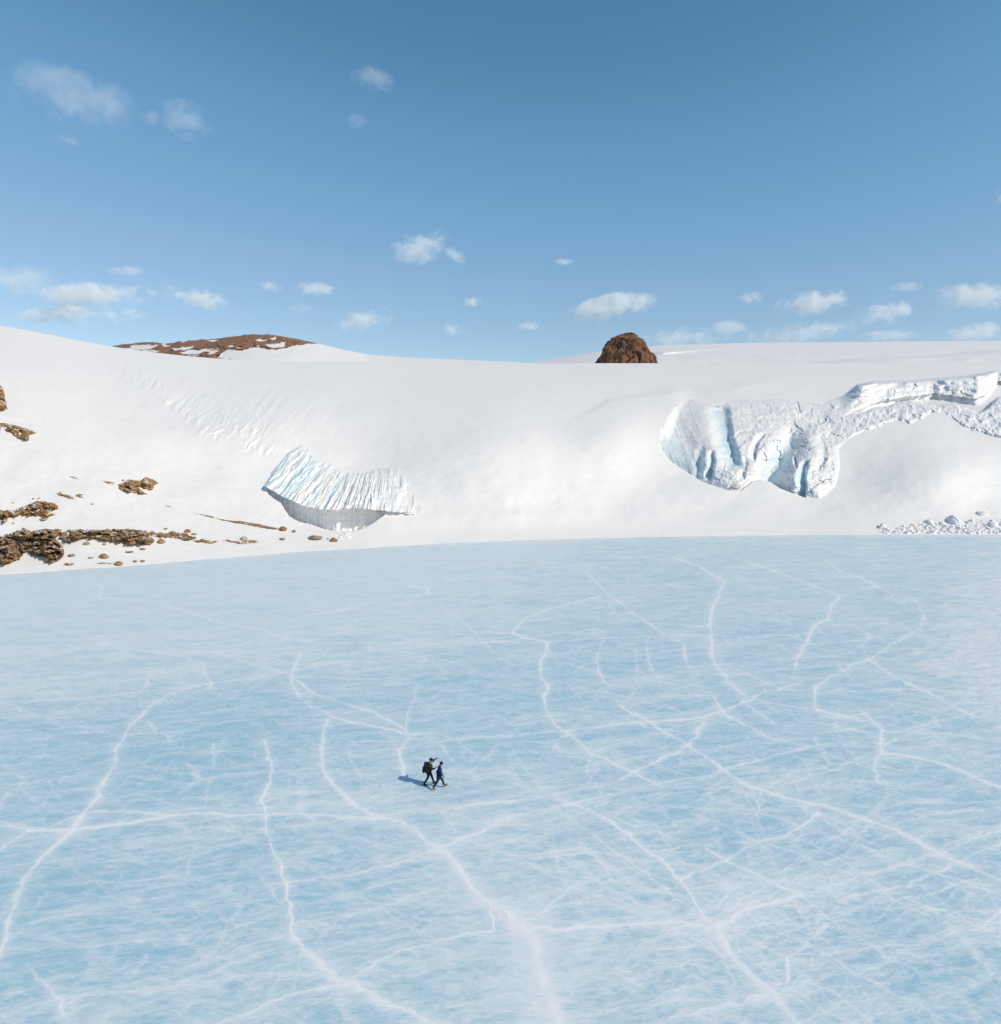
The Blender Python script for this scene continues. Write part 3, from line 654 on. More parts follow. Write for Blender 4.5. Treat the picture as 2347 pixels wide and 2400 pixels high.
def build_ice():
    px = np.concatenate([np.arange(-1900, -160, 10.), np.arange(-160, 2520, 2.0), np.arange(2520, 4300, 10.)]); py = np.concatenate([np.arange(1236, 1300, 1.0), np.arange(1300, 2460, 2.0), np.arange(2460, 3700, 12.)])
    PX, PY = np.meshgrid(px, py); X, Y = ground(PX, PY)
    def pix_slice(x0, x1, y0, y1):
        return (slice(max(0, np.searchsorted(py, y0)), np.searchsorted(py, y1)), slice(max(0, np.searchsorted(px, x0)), np.searchsorted(px, x1)))
    # warp so that the cracks wander and fray
    WX = X + .26 * fbm(X / 2.6, Y / 2.6, seed=61, oct=4) + .10 * fbm(X / .5, Y / .5, seed=63, oct=2)
    WY = Y + .42 * fbm(X / 2.6, Y / 2.6, seed=62, oct=4) + .14 * fbm(X / .5, Y / .5, seed=64, oct=2)
    mod = .58 + .75 * fbm(X / 4., Y / 4., seed=65, oct=4) + .40 * fbm(X / .6, Y / .8, seed=66, oct=2)
    mod = np.clip(mod, .12, 1.15)
    wmod = np.clip(1 + .7 * fbm(X / 3., Y / 3., seed=67, oct=3), .4, 2)
    def strokes(L, halo=0.45):
        out = np.zeros_like(X)
        for P, w, s in L:
            gx, gy = ground(np.array([p[0] for p in P]), np.array([p[1] for p in P]))
            for i in range(len(P) - 1):
                (ax, ay), (bx, by) = P[i], P[i + 1]
                x0, x1 = min(ax, bx), max(ax, bx); y0, y1 = min(ay, by), max(ay, by)
                mpx = 30 + w * 5 * FOC / min(gy[i], gy[i + 1])
                sl = pix_slice(x0 - mpx, x1 + mpx, y0 - mpx * .7, y1 + mpx * .8)
                if X[sl].size == 0: continue
                vx, vy = gx[i + 1] - gx[i], gy[i + 1] - gy[i]; LL = vx * vx + vy * vy + 1e-9
                t = np.clip(((WX[sl] - gx[i]) * vx + (WY[sl] - gy[i]) * vy) / LL, 0, 1)
                d = np.hypot(WX[sl] - gx[i] - t * vx, WY[sl] - gy[i] - t * vy) / (w * wmod[sl])
                v = s * ((1 - halo) * np.exp(-(d / .42) ** 2) + halo * np.exp(-(d / 1.7) ** 1.2))
                out[sl] = np.maximum(out[sl], v) + .25 * np.minimum(out[sl], v)
        return out
    crack = strokes(CR) * (.40 + .62 * mod)
    dark = strokes(DARK, halo=.5) * mod
    # random secondary cracks, many short arcs fanning off in the two main directions
    rng = random.Random(7); sec = []
    for k in range(560):
        cy = 1290 + 1130 * rng.random() ** 1.3; cx = rng.uniform(-60, 2420)
        if cx < 1150 and rng.random() < .45: continue
        gx, gy = ground(cx, cy); ang = rng.choice([rng.gauss(.36, .18), rng.gauss(2.5, .22), rng.gauss(1.5, .3)]); L = rng.uniform(4, 20); cur = rng.gauss(0, .03)
        P = []
        xx, yy = float(gx), float(gy)
        for j in range(6):
            a = np.array([xx, yy, 0.]); v = a - np.array([0, 0, CAMH]); c, s = math.cos(PITCH), math.sin(PITCH)
            dep = v[1] * c - v[2] * s; u = W / 2 + FOC * v[0] / dep; w_ = HH / 2 - FOC * (v[1] * s + v[2] * c) / dep
            P.append((u, w_)); xx += math.cos(ang) * L / 5; yy += math.sin(ang) * L / 5; ang += cur + rng.gauss(0, .07)
            if yy < 20: break
        if len(P) > 2: sec.append((P, rng.uniform(.09, .18), rng.uniform(.14, .42)))
    for k in range(170):                         # long straight fine fractures
        cx = rng.uniform(900, 2450) if rng.random() < .72 else rng.uniform(-100, 1000); cy = 1330 + 1050 * rng.random() ** 1.2
        gx, gy = ground(cx, cy); gx, gy = float(gx), float(gy); ang = rng.choice([rng.gauss(.40, .12), rng.gauss(2.46, .14), rng.gauss(.12, .1)]); L = rng.uniform(10, 34); P = []
        for j in range(9):
            u_ = (j / 8 - .5) * L; xx = gx + math.cos(ang) * u_ - math.sin(ang) * .004 * u_ * u_; yy = gy + math.sin(ang) * u_ + math.cos(ang) * .004 * u_ * u_
            if yy < 22: continue
            c, s = math.cos(PITCH), math.sin(PITCH); dep = yy * c + CAMH * s; P.append((W / 2 + FOC * xx / dep, HH / 2 - FOC * (yy * s - CAMH * c) / dep))
        if len(P) > 3: sec.append((P, rng.uniform(.10, .2), rng.uniform(.28, .62)))
    crack = np.maximum(crack, strokes(sec) * (.35 + .65 * mod) * (.75 + .4 * sst(1100, 1700, PX)))
    # frosted skin: long wind streaks, larger blotches
    a = math.radians(12); U = X * math.cos(a) + Y * math.sin(a); Vv = -X * math.sin(a) + Y * math.cos(a)
    U2 = U + 1.5 * fbm(X / 5., Y / 5., seed=70); V2 = Vv + .8 * fbm(X / 4., Y / 4., seed=71)
    fr = .53 + .24 * fbm(U2 / 9., V2 / 2.2, seed=72, oct=5) + .46 * fbm(U2 / 2.2, V2 / .6, seed=73, oct=5, gain=.68) + .18 * fbm(X / 26., Y / 26., seed=74, oct=3)
    fr += .46 * fbm(U2 / .55, V2 / .2, seed=75, oct=3, gain=.75) * sst(110, 40, Y)
    # the paler, drier skin of the far and middle left, bluer in the near right
    fr += .34 * sst(1660, 1500, PY + .12 * (PX - 700)) * sst(1500, 900, PX) + .16 * sst(1560, 1290, PY)
    fr -= .15 * np.exp(-((PX - 2050) / 420) ** 2 - ((PY - 2150) / 320) ** 2) + .10 * np.exp(-((PX - 300) / 500) ** 2 - ((PY - 2020) / 300) ** 2)
    fr -= .16 * np.exp(-((PX - 1750) / 350) ** 2 - ((PY - 1760) / 170) ** 2)
    # wide pale patches in the near middle
    for cx, cy, sx, sy, s in ((1250, 2230, 75, 160, .35), (1930, 2070, 95, 22, .55), (760, 1880, 200, 25, .2), (1100, 1960, 130, 40, .2), (1680, 1600, 190, 26, .3), (1550, 2160, 240, 28, .25)):
        fr += s * np.exp(-((PX - cx) / sx) ** 2 - ((PY - cy) / sy) ** 2)
    # snow blown over the ice along the right edge
    edge = lin(PY, [(1240, 2300), (1300, 2290), (1360, 2265), (1430, 2225), (1500, 2185), (1560, 2150), (1620, 2200), (1680, 2290), (1740, 2420), (2400, 2900)])
    sn = (PX - edge) / 70. + 1.0 * fbm(U2 / 5., V2 / 1.6, seed=76, oct=5) + .5 * fbm(X / 22., Y / 9., seed=77, oct=3)
    sn = np.clip(sn, -9, 1.5) - 4 * sst(2650, 3100, PX)
    snow = np.clip(sst(-.7, 1.2, sn + 1.3 * fbm(U2 / 2., V2 / .8, seed=80, oct=5)), 0, 1) * (.45 + .55 * sst(-.45, .35, fbm(U2 / 1.2, V2 / .5, seed=97, oct=4)))
    snow = np.maximum(snow, .9 * sst(9, -2, PY - smooth_lin(PX, SHORE, 30) + 9 * fbm(PX / 25., PY / 3., seed=99, oct=4)))
    Z = .012 * fbm(U2 / 3., V2 / 1.2, seed=78, oct=3) + .02 * crack + .05 * snow * (1 + fbm(X / 2., Y / 2., seed=79))
    V = np.stack([X, Y, Z], -1)
    m = mesh_np('lake_ice', V, grid_faces(*X.shape), {'crack': np.clip(crack, 0, 1), 'dark': np.clip(dark, 0, 1), 'frost': np.clip(fr, 0, 1.3), 'snow': snow})
    t = NT('lake_ice'); p = t.position((1, 1, 1)); st = t.position((.5, 1.8, 1), (0, 0, -a))
    g1 = t.noise(5.5, 5, .65, st); g2 = t.noise(22, 3, .6, p)
    fro = t.math('ADD', t.attr('frost'), t.math('ADD', t.math('MULTIPLY', t.math('SUBTRACT', g1, .5), 1.0), t.math('MULTIPLY', t.math('SUBTRACT', g2, .5), .8)))
    c = t.mix(t.map(fro, .1, .95), (0.355, 0.595, 0.72), (0.70, 0.805, 0.845))
    c = t.mix(t.math('MULTIPLY', t.attr('dark'), .55), c, (0.27, 0.50, 0.66))
    ck = t.math('MULTIPLY', t.attr('crack'), t.map(g1, .2, .6, .6, 1.15))
    c = t.mix(t.map(ck, .03, .72, 0, .97), c, (0.88, 0.90, 0.92))
    c = t.mix(t.math('MULTIPLY', t.attr('snow'), t.map(g1, .3, .6, .6, 1.0)), c, (0.82, 0.835, 0.85))
    # hairline webs under the surface
    for sc_, wd, am in ((.13, .035, .55), (.36, .05, .42), (.9, .06, .25)):
        wv = t.new('ShaderNodeVectorMath', operation='MULTIPLY_ADD'); nz = t.noise(sc_ * 1.6, 4, .6, p, 0, 'Color'); t.l.new(nz, wv.inputs[0]); wv.inputs[1].default_value = (3.0, 3.0, 0); t.l.new(t.position((.8, 1.25, 1), (0, 0, -a)), wv.inputs[2])
        vv = t.new('ShaderNodeTexVoronoi', feature='DISTANCE_TO_EDGE'); vv.inputs['Scale'].default_value = sc_; t.l.new(wv.outputs[0], vv.inputs['Vector'])
        ln_ = t.math('MULTIPLY', t.map(vv.outputs['Distance'], 0, wd, 1, 0, True), t.map(t.noise(sc_ * 1.2, 3, .6, p), .4, .65, 0, am))
        c = t.mix(ln_, c, (0.88, 0.90, 0.92))
    # sun sparkle on the ice, painted into the colour as sparse white flecks
    v = t.new('ShaderNodeTexVoronoi', feature='F1'); v.inputs['Scale'].default_value = 3.2; v.inputs['Randomness'].default_value = 1
    t.l.new(p, v.inputs['Vector'])
    sp = t.math('MULTIPLY', t.math('LESS_THAN', v.outputs['Distance'], .10), t.math('GREATER_THAN', t.noise(.35, 4, .7, st), .53))
    c = t.mix(t.math('MULTIPLY', sp, .85), c, (0.93, 0.95, 0.97))
    h = t.math('ADD', t.math('MULTIPLY', g1, .7), t.math('MULTIPLY', g2, .3))
    b = t.bump(h, .5, .05)
    t.set(Base_Color=c, Roughness=t.map(fro, 0, 1, .38, .6), Specular_IOR_Level=.35, Normal=b)
    struct(link('lake_ice', m, t.m))
    # the same ice beyond the surveyed sheet, out to the horizon
    R = 9000.
    g = mesh_np('ground', np.array([[-R, -R, -.35], [R, -R, -.35], [R, R, -.35], [-R, R, -.35]]), np.array([[0, 1, 2, 3]]))
    t2 = NT('far_ice'); n = t2.noise(.05, 6, .6, t2.position((.4, 1, 1)))
    t2.set(Base_Color=t2.mix(n, (0.33, 0.55, 0.69), (0.52, 0.68, 0.78)), Roughness=.5)
    struct(link('ground', g, t2.m))
build_ice()

# ================================================================== ROCKS
def rings_rock(name, left, right, y_base, Y, mat, seed, amp, label, cat):
    """a free-standing rock tower from its outline: rings with the measured half widths, broken up in 3D"""
    hs = np.linspace(0, 1, 90) ** .8; n = 220; vs = []
    top = min(p[1] for p in left)
    for h in hs:
        py = y_base + (top - y_base) * h
        L = np.interp(-py, [-p[1] for p in left], [p[0] for p in left]); R = np.interp(-py, [-p[1] for p in right], [p[0] for p in right])
        c = pt((L + R) / 2, py, Y); r = (R - L) / 2 * Y / FOC; a = np.linspace(0, 2 * math.pi, n, endpoint=False)
        vs.append(np.stack([c[0] + r * np.cos(a), Y + r * .85 * np.sin(a), c[2] + 0 * a], -1))
    V = np.array(vs); X, YY, Z = V[..., 0], V[..., 1], V[..., 2]
    cx, cy = X.mean(1, keepdims=True), YY.mean(1, keepdims=True)
    c1, f1, e1 = worley(np.arctan2(YY - cy, X - cx) * 1.6 + .6 * fbm(X / 3., Z / 3., seed=seed), Z / 6. + YY / 9., seed=seed + 1)
    d = amp * (1.1 * fbm(X / 5., YY / 5., Z / 7., oct=5, seed=seed) + .9 * (ridged(X / 7., YY / 7., Z / 14., oct=3, seed=seed + 2) - .5) + .3 * facets(np.arctan2(YY - cy, X - cx) * 2.2 + .4 * fbm(X / 4., Z / 4., seed=seed + 30), Z / 4.2, seed + 31, 1.8) - .7 * sst(.10, 0, e1) * sst(0, .5, fbm(X / 8., Z / 8., seed=seed + 7)))
    th = np.arctan2(YY - cy, X - cx); gu = 1 - np.abs(2 * vn(th * 2.1 + .5 * fbm(X / 6., Z / 6., seed=seed + 40) + 9, Z / 16., seed=seed + 41) - 1); gu2 = 1 - np.abs(2 * vn(th * 4.3 + .8 * fbm(X / 4., Z / 4., seed=seed + 42) + 9, Z / 7., seed=seed + 43) - 1)
    d -= 2.6 * sst(.80, .99, gu) + 1.3 * sst(.84, .98, gu2) * .6
    rad = np.hypot(X - cx, YY - cy) + 1e-6; g = np.minimum(1, rad / 3.)
    V[..., 0] += d * g * (X - cx) / rad; V[..., 1] += d * g * (YY - cy) / rad; V[..., 2] += .35 * d * (1 - g)
    nr = len(hs); i = np.arange(nr * n).reshape(nr, n)
    f = np.stack([i[:-1], np.roll(i, -1, 1)[:-1], np.roll(i, -1, 1)[1:], i[1:]], -1).reshape(-1, 4)
    V = np.concatenate([V.reshape(-1, 3), V[-1].mean(0)[None]]); t = len(V) - 1
    capf = np.stack([i[-1], np.roll(i[-1], -1), np.full(n, t), np.full(n, t)], -1)
    m = bpy.data.meshes.new(name); m.from_pydata(V.tolist(), [], f.tolist() + [c[:3] for c in capf.tolist()])
    for p in m.polygons: p.use_smooth = True
    o = link(name, m, mat); recentre(o); return tag(o, label, cat)
def c7(P): return [(1370 + x / 9.52, 760 + y / 9.52) for x, y in P]
NL = c7([(150, 1250), (285, 860), (320, 770), (360, 680), (430, 540), (470, 460), (540, 385), (620, 330), (720, 285), (820, 225), (900, 195), (975, 172)])
NR = c7([(1650, 1250), (1592, 860), (1560, 760), (1520, 680), (1470, 620), (1480, 560), (1440, 490), (1410, 400), (1360, 330), (1290, 300), (1240, 262), (1190, 232), (1080, 188), (990, 172)])
rings_rock('rock_tower', NL, NR, 760 + 1250 / 9.52, 412., M_NUN, 131, 1.7, 'dark red brown rounded rock tower standing alone behind the snow crest', 'rock')

def outcrop(label, P, amp, seed, mat=M_ROCK, blk=7., rag=5.5, name='rock_outcrop'):
    P = np.array(P, float); pad = 8
    px = np.arange(P[:, 0].min() - pad, P[:, 0].max() + pad, 1.0 if np.ptp(P[:, 0]) > 60 else .6)
    py = np.arange(P[:, 1].min() - pad, P[:, 1].max() + pad, .8 if np.ptp(P[:, 0]) > 60 else .4)
    PX, PY = np.meshgrid(px, py)
    wx = PX + rag * .8 * fbm(PX / 9., PY / 5., seed=seed); wy = PY + rag * .45 * fbm(PX / 9., PY / 5., seed=seed + 1)
    sd = poly_sd(wx, wy, [tuple(p) for p in P]) + rag * .35 * fbm(PX / 4., PY / 2.5, seed=seed + 2, oct=3)
    B = base_Y(PX, PY)
    c1, f1, e1 = worley(wx / (blk * 1.7), wy / blk, seed=seed + 3); c2, f2, e2 = worley(wx / (blk * .7), wy / (blk * .42), seed=seed + 4)
    prof = sst(0, 3, sd) * .6 + sst(1, 16, sd) * .4; amp = amp * .55
    R = amp * (prof * (.55 + .95 * facets(wx / (blk * 2.0), wy / (blk * 1.05), seed + 3, 1.9) + .22 * facets(wx / (blk * .8), wy / (blk * .45), seed + 4, 1.8) + .35 * fbm(PX / 22., PY / 12., seed=seed + 5)) - prof * .12 * sst(.08, 0, e1) + .07 * prof * fbm(PX / 3., PY / 2., seed=seed + 6))
    R = np.where(sd < 0, -.35 * np.clip(-sd, 0, 5), R + .05)
    V = pt(PX, PY, B - R).reshape(-1, 3); f = grid_faces(*PX.shape, sd > -2.2)
    V, f, A = compact(V, f, {})
    o = link(name, mesh_np(name, V, f), mat); recentre(o)
    return tag(o, label, 'rock', 'rock outcrops in the snow')
def c5(P): return [(x / 2.72, 1080 + y / 2.72) for x, y in P]
outcrop('big rounded brown rock mass at the left frame edge nearest the lake', c5([(-60, 480), (20, 478), (70, 500), (120, 540), (150, 590), (120, 630), (60, 650), (0, 660), (-60, 665)]), 7, 201, M_ROCKD, 9)
outcrop('craggy brown rock mass with a snow notch on its left, lowest blocks near the lake', c5([(20, 478), (60, 465), (150, 430), (200, 445), (290, 435), (395, 440), (380, 470), (365, 500), (400, 550), (410, 600), (380, 630), (330, 655), (290, 640), (270, 610), (200, 605), (190, 580), (140, 580), (120, 540), (80, 500)]), 7, 207, M_ROCKD, 9)
outcrop('long dark ledge of brown blocks above the small shore boulders', c5([(385, 460), (440, 440), (540, 437), (640, 442), (760, 432), (860, 436), (930, 445), (985, 450), (960, 480), (990, 510), (960, 535), (850, 540), (740, 520), (680, 510), (600, 490), (530, 495), (470, 510), (455, 530), (410, 510), (375, 490)]), 6, 213, M_ROCKD, 9)
outcrop('thin flat trail of dark rock running right from the long ledge', c5([(975, 455), (1040, 460), (1110, 450), (1180, 465), (1255, 490), (1230, 508), (1150, 500), (1080, 490), (1000, 490), (965, 470)]), 3, 219, M_ROCKD, 6)
outcrop('scatter of dark stones below the thin rock trail', c5([(1225, 510), (1290, 500), (1390, 515), (1350, 530), (1320, 525), (1250, 522)]), 2, 225, M_ROCKD, 4)
outcrop('ragged brown outcrop at the left edge on the slope above the big rocks', c5([(-40, 300), (20, 315), (80, 318), (150, 290), (240, 255), (330, 265), (380, 300), (330, 318), (290, 312), (355, 345), (310, 360), (260, 350), (190, 352), (150, 340), (60, 360), (30, 390), (-40, 385)]), 4.5, 231, M_ROCK, 7)
outcrop('small brown slab just under the ragged left edge outcrop', c5([(248, 372), (280, 362), (305, 368), (290, 382), (252, 384)]), 2, 237, M_ROCK, 4, 2)
outcrop('reddish brown outcrop alone in the middle of the left snow slope', c5([(755, 150), (820, 120), (895, 127), (930, 103), (985, 122), (1015, 145), (985, 155), (970, 190), (930, 182), (880, 165), (905, 195), (945, 215), (890, 212), (800, 198), (760, 185)]), 4.5, 243, M_ROCK, 7, 3)
outcrop('tiny brown rock chip beside the lone reddish outcrop', c5([(650, 125), (690, 132), (730, 142), (725, 152), (690, 148)]), 2, 249, M_ROCK, 3, 2)
outcrop('slim red brown rock sliver with a knob at its left end', c5([(358, 205), (385, 197), (400, 212), (440, 220), (465, 228), (482, 250), (445, 242), (410, 230), (375, 220)]), 2.5, 255, M_ROCK, 4, 2)
outcrop('short forked brown rock right of the slim sliver', c5([(480, 218), (500, 210), (540, 214), (515, 222), (545, 238), (510, 236), (485, 228)]), 2, 261, M_ROCK, 3, 2)
outcrop('tall ochre rock face cut by the left frame edge', h1([(-60, 430), (0, 432), (22, 465), (30, 520), (44, 570), (0, 585), (-60, 590)]), 5, 267, M_ROCK, 7, 3)
outcrop('pointed ochre outcrop below the tall face at the left frame edge', h1([(-60, 640), (20, 645), (100, 660), (150, 678), (205, 700), (165, 712), (160, 745), (100, 738), (65, 700), (0, 685), (-60, 690)]), 4, 273, M_ROCK, 7, 3)
outcrop('long thin line of stones sloping down towards the ice cliff', c5([(1220, 329), (1350, 352), (1450, 380), (1540, 385), (1650, 402), (1780, 432), (1760, 441), (1600, 415), (1480, 394), (1380, 371)]), 2, 279, M_ROCKD, 3, 2)
outcrop('flat brown slab with the pale boulder resting on it', c5([(1420, 510), (1450, 502), (1490, 512), (1540, 515), (1580, 504), (1640, 508), (1670, 522), (1600, 527), (1540, 534), (1490, 522)]), 2, 285, M_ROCK, 4, 2)
outcrop('thin dark rock line high on the left slope', c5([(430, 97), (470, 103), (515, 120), (480, 115)]), 1.2, 291, M_ROCKD, 3, 1.5)
outcrop('thin dark rock line left of the sloping stone line', c5([(1052, 285), (1080, 288), (1100, 296), (1065, 293)]), 1.2, 297, M_ROCKD, 3, 1)
outcrop('low broken strip of stones beside the brown boulder at the lake edge', c5([(600, 655), (650, 648), (720, 652), (735, 658), (660, 660)]), 1.2, 303, M_ROCKD, 3, 2)

def boulder(px, py, wpx, hpx, mat, seed, label, group='loose boulders in the snow'):
    """px,py: middle of the visible foot; a broken, half buried block"""
    bm = bmesh.new(); bmesh.ops.create_icosphere(bm, subdivisions=4, radius=1)
    rng = random.Random(seed); planes = []
    for k in range(9):
        v = Vector((rng.gauss(0, 1), rng.gauss(0, 1), rng.gauss(0, .8))).normalized(); planes.append((v, rng.uniform(.62, .92)))
    co = np.array([v.co[:] for v in bm.verts])
    for v, d in planes:
        n = np.array(v[:]); s = co @ n - d; co -= np.clip(s, 0, None)[:, None] * n * .9
    dd = .10 * fbm(co[:, 0] * 2 + seed, co[:, 1] * 2, co[:, 2] * 2, oct=4, seed=seed); co *= (1 + dd)[:, None]
    P = terr(px, py)[0]; Yd = P[1]; sx = wpx / 2 * Yd / FOC; sz = hpx * Yd / FOC
    co[:, 0] *= sx; co[:, 1] *= sx * .8; co[:, 2] = co[:, 2] * sz * .72 + sz * .32
    for v, c in zip(bm.verts, co): v.co = c
    m = bpy.data.meshes.new('boulder'); bm.to_mesh(m); bm.free()
    o = link('boulder', m, mat); o.location = P.tolist(); o.rotation_euler = (0, 0, rng.uniform(-.4, .4))
    return tag(o, label, 'boulder', group)
for x, y, w, h, mt, lb in [
    (1805, 444, 52, 26, M_ORANGE, 'bright orange boulder ending the sloping line of stones'),
    (1876, 456, 26, 16, M_ROCKD, 'small dark stone just right of the bright orange boulder'),
    (1800, 503, 44, 12, M_TAN, 'low tan stone alone on snow below the orange boulder'),
    (2012, 498, 90, 24, M_TAN, 'long flat tan boulder below the ice cliff'),
    (2128, 512, 54, 22, M_ORANGE, 'square reddish boulder right of the long tan one, below the ice cliff'),
    (2090, 500, 12, 8, M_ROCKD, 'tiny pebble between the two boulders under the ice cliff'),
    (1556, 505, 48, 24, M_PALE, 'pale cream block perched on the flat brown slab'),
    (550, 532, 46, 14, M_TAN, 'low tan boulder under the left half of the long ledge'),
    (665, 535, 26, 9, M_ROCKD, 'little dark stone just below the middle of the long ledge'),
    (665, 618, 62, 28, M_ROCK, 'rounded brown boulder alone between ledge and lake'),
    (760, 664, 58, 24, M_ROCK, 'brown boulder right at the lake edge, biggest on the shore'),
    (455, 606, 56, 11, M_TAN, 'flat tan stone right of the craggy rock mass'),
    (1028, 524, 52, 26, M_ROCKD, 'tilted dark stone at the right tip of the long ledge'),
    (1056, 437, 28, 11, M_ROCKD, 'small stone above the thin rock trail, left of a larger one'),
    (1195, 455, 46, 20, M_ROCK, 'brown stone above the right end of the thin rock trail'),
    (910, 566, 38, 11, M_ROCKD, 'small dark stone below the right end of the long ledge'),
    (825, 583, 52, 9, M_TAN, 'sliver of tan stone left of the small dark stone below the ledge'),
    (442, 662, 60, 12, M_ROCKD, 'dark low stone at the lake edge below the craggy mass'),
    (862, 645, 30, 12, M_ROCKD, 'left one of two small dark stones side by side near the lake'),
    (910, 643, 32, 11, M_ROCKD, 'right one of two small dark stones side by side near the lake'),
    (580, 620, 40, 6, M_ROCKD, 'thin stone left of the rounded brown boulder'),
    (85, 402, 14, 9, M_ROCKD, 'tiny dark stone below the ragged left edge outcrop'),
    (210, 245, 16, 8, M_ROCKD, 'left tiny stone above the ragged left edge outcrop'),
    (247, 243, 14, 9, M_ROCK, 'right tiny stone above the ragged left edge outcrop'),
    (82, 270, 14, 7, M_ROCKD, 'single tiny stone near the left frame edge on open snow'),
    (590, 278, 18, 7, M_ROCKD, 'tiny stone on open snow below the lone reddish outcrop'),
    (785, 128, 18, 9, M_ROCKD, 'tiny stone touching the top of the lone reddish outcrop'),
    (1240, 470, 40, 9, M_ROCKD, 'flat dark stone by the tip of the thin rock trail')]:
    px_, py_ = c5([(x, y)])[0]
    boulder(px_, py_, w / 2.72, h / 2.72, mt, int(x * 7 + y), lb)

# ---------------------------------------------------------------- tumbled snow at the right shore
def snow_block_np(rng, s):
    bm = bmesh.new(); bmesh.ops.create_icosphere(bm, subdivisions=2, radius=1)
    co = np.array([v.co[:] for v in bm.verts]); fa = np.array([[v.index for v in f.verts] for f in bm.faces]); bm.free()
    for k in range(7):
        n = np.array([rng.gauss(0, 1), rng.gauss(0, 1), rng.gauss(0, 1)]); n /= np.linalg.norm(n); d = rng.uniform(.45, .85)
        co -= np.clip(co @ n - d, 0, None)[:, None] * n
    a = rng.uniform(0, 6.28); R = np.array([[math.cos(a), -math.sin(a), 0], [math.sin(a), math.cos(a), 0], [0, 0, 1]])
    co *= np.array([rng.uniform(.8, 1.7), rng.uniform(.7, 1.3), rng.uniform(.5, 1.1)]) * s
    t = rng.gauss(0, .4); R2 = np.array([[math.cos(t), 0, math.sin(t)], [0, 1, 0], [-math.sin(t), 0, math.cos(t)]])
    return co @ R2.T @ R.T, fa
def rubble(name, label, n, place, smin, smax, seed):
    rng = random.Random(seed); vs = []; fs = []; k = 0
    for i in range(n):
        px_, py_ = place(rng); s = smin + (smax - smin) * rng.random() ** 3
        c, f = snow_block_np(rng, s); vs.append(c + terr(px_, py_)[0] + np.array([0, 0, -s * .15])); fs.append(f + k); k += len(c)
    o = link(name, mesh_np(name, np.concatenate(vs), np.concatenate(fs), smooth=True), M_SNOW)
    o['kind'] = 'stuff'; recentre(o); return tag(o, label, 'snow rubble')
def right_place(rng):
    x = 2062 + 420 * rng.random() ** .8; lo = 1250; hi = np.interp(x, [2062, 2130, 2200, 2300, 2480], [1244, 1230, 1222, 1220, 1210])
    return x, lo - (lo - hi) * rng.random() ** 1.5
rubble('snow_rubble', 'jumble of small white snow lumps along the far right shore', 1000, right_place, .12, .7, 5)
rubble('snow_rubble', 'little spill of snow crumbs at the foot of the ice cliff', 70, lambda r: (r.gauss(806, 11), r.uniform(1248, 1262)), .12, .45, 6)
for px_, py_, s, lb in [(2238, 1222, 3.4, 'largest blocky snow lump standing above the right shore rubble'), (2300, 1204, 2.6, 'fin shaped snow block highest on the slope above the shore rubble'),
                        (2172, 1224, 2.2, 'rounded snow block near the middle of the shore rubble'), (2066, 1236, 1.9, 'snow block at the left end of the shore rubble'), (2330, 1232, 2.0, 'snow block among rubble at the right frame edge')]:
    rng = random.Random(int(px_)); c, f = snow_block_np(rng, s * .62)
    bm = bmesh.new(); vv = [bm.verts.new(q) for q in c]
    for q in f: bm.faces.new([vv[i] for i in q])
    bmesh.ops.subdivide_edges(bm, edges=bm.edges[:], cuts=2, use_grid_fill=True)
    for v in bm.verts:
        q = np.array(v.co[:]); v.co *= 1 + .16 * float(fbm(q[:1] * 1.2 + px_, q[1:2] * 1.2, q[2:] * 1.2, oct=4, seed=3)[0])
    m = bpy.data.meshes.new('snow_block'); bm.to_mesh(m); bm.free()
    o = link('snow_block', m, M_SNOW); P = terr(px_, py_)[0]; o.location = (P[0], P[1], P[2] - s * .05)
    tag(o, lb, 'snow block', 'larger snow blocks at the right shore')

# ================================================================== PEOPLE
def skinned(name, joints, edges, root, mat, parent, sub=2, extra=None):
    names = list(joints); me = bpy.data.meshes.new(name)
    me.from_pydata([joints[k][0] for k in names], [(names.index(a), names.index(b)) for a, b in edges], [])
    o = bpy.data.objects.new(name, me); COL.objects.link(o)
    o.modifiers.new('skin', 'SKIN'); sd = o.modifiers.new('sub', 'SUBSURF'); sd.levels = sub; sd.render_levels = sub
    for i, k in enumerate(names):
        sv = me.skin_vertices[0].data[i]; r = joints[k][1]
        sv.radius = r if isinstance(r, tuple) else (r, r); sv.use_root = (k == root)
    dg = bpy.context.evaluated_depsgraph_get(); m2 = bpy.data.meshes.new_from_object(o.evaluated_get(dg))
    o.modifiers.clear(); o.data = m2; bpy.data.meshes.remove(me); m2.name = name
    if extra:
        bm = bmesh.new(); bm.from_mesh(m2); extra(bm); bm.to_mesh(m2); bm.free()
    for p in m2.polygons: p.use_smooth = True
    m2.materials.append(mat); o.parent = parent
    return o
def ball(bm, c, r, sc=(1, 1, 1), seg=12):
    bmesh.ops.create_uvsphere(bm, u_segments=seg, v_segments=seg // 2 + 2, radius=r, matrix=Matrix.Translation(c) @ Matrix.Diagonal((*sc, 1)))
def tube(bm, pts, rad, seg=7):
    rings = []
    for i, p in enumerate(pts):
        p = Vector(p); d = (Vector(pts[min(i + 1, len(pts) - 1)]) - Vector(pts[max(i - 1, 0)])).normalized()
        a = d.orthogonal().normalized(); b = d.cross(a)
        rings.append([bm.verts.new(p + (a * math.cos(t) + b * math.sin(t)) * rad[i]) for t in [2 * math.pi * k / seg for k in range(seg)]])
    for r0, r1 in zip(rings, rings[1:]):
        for k in range(seg): bm.faces.new((r0[k], r0[(k + 1) % seg], r1[(k + 1) % seg], r1[k]))
    bm.faces.new(rings[0][::-1]); bm.faces.new(rings[-1])
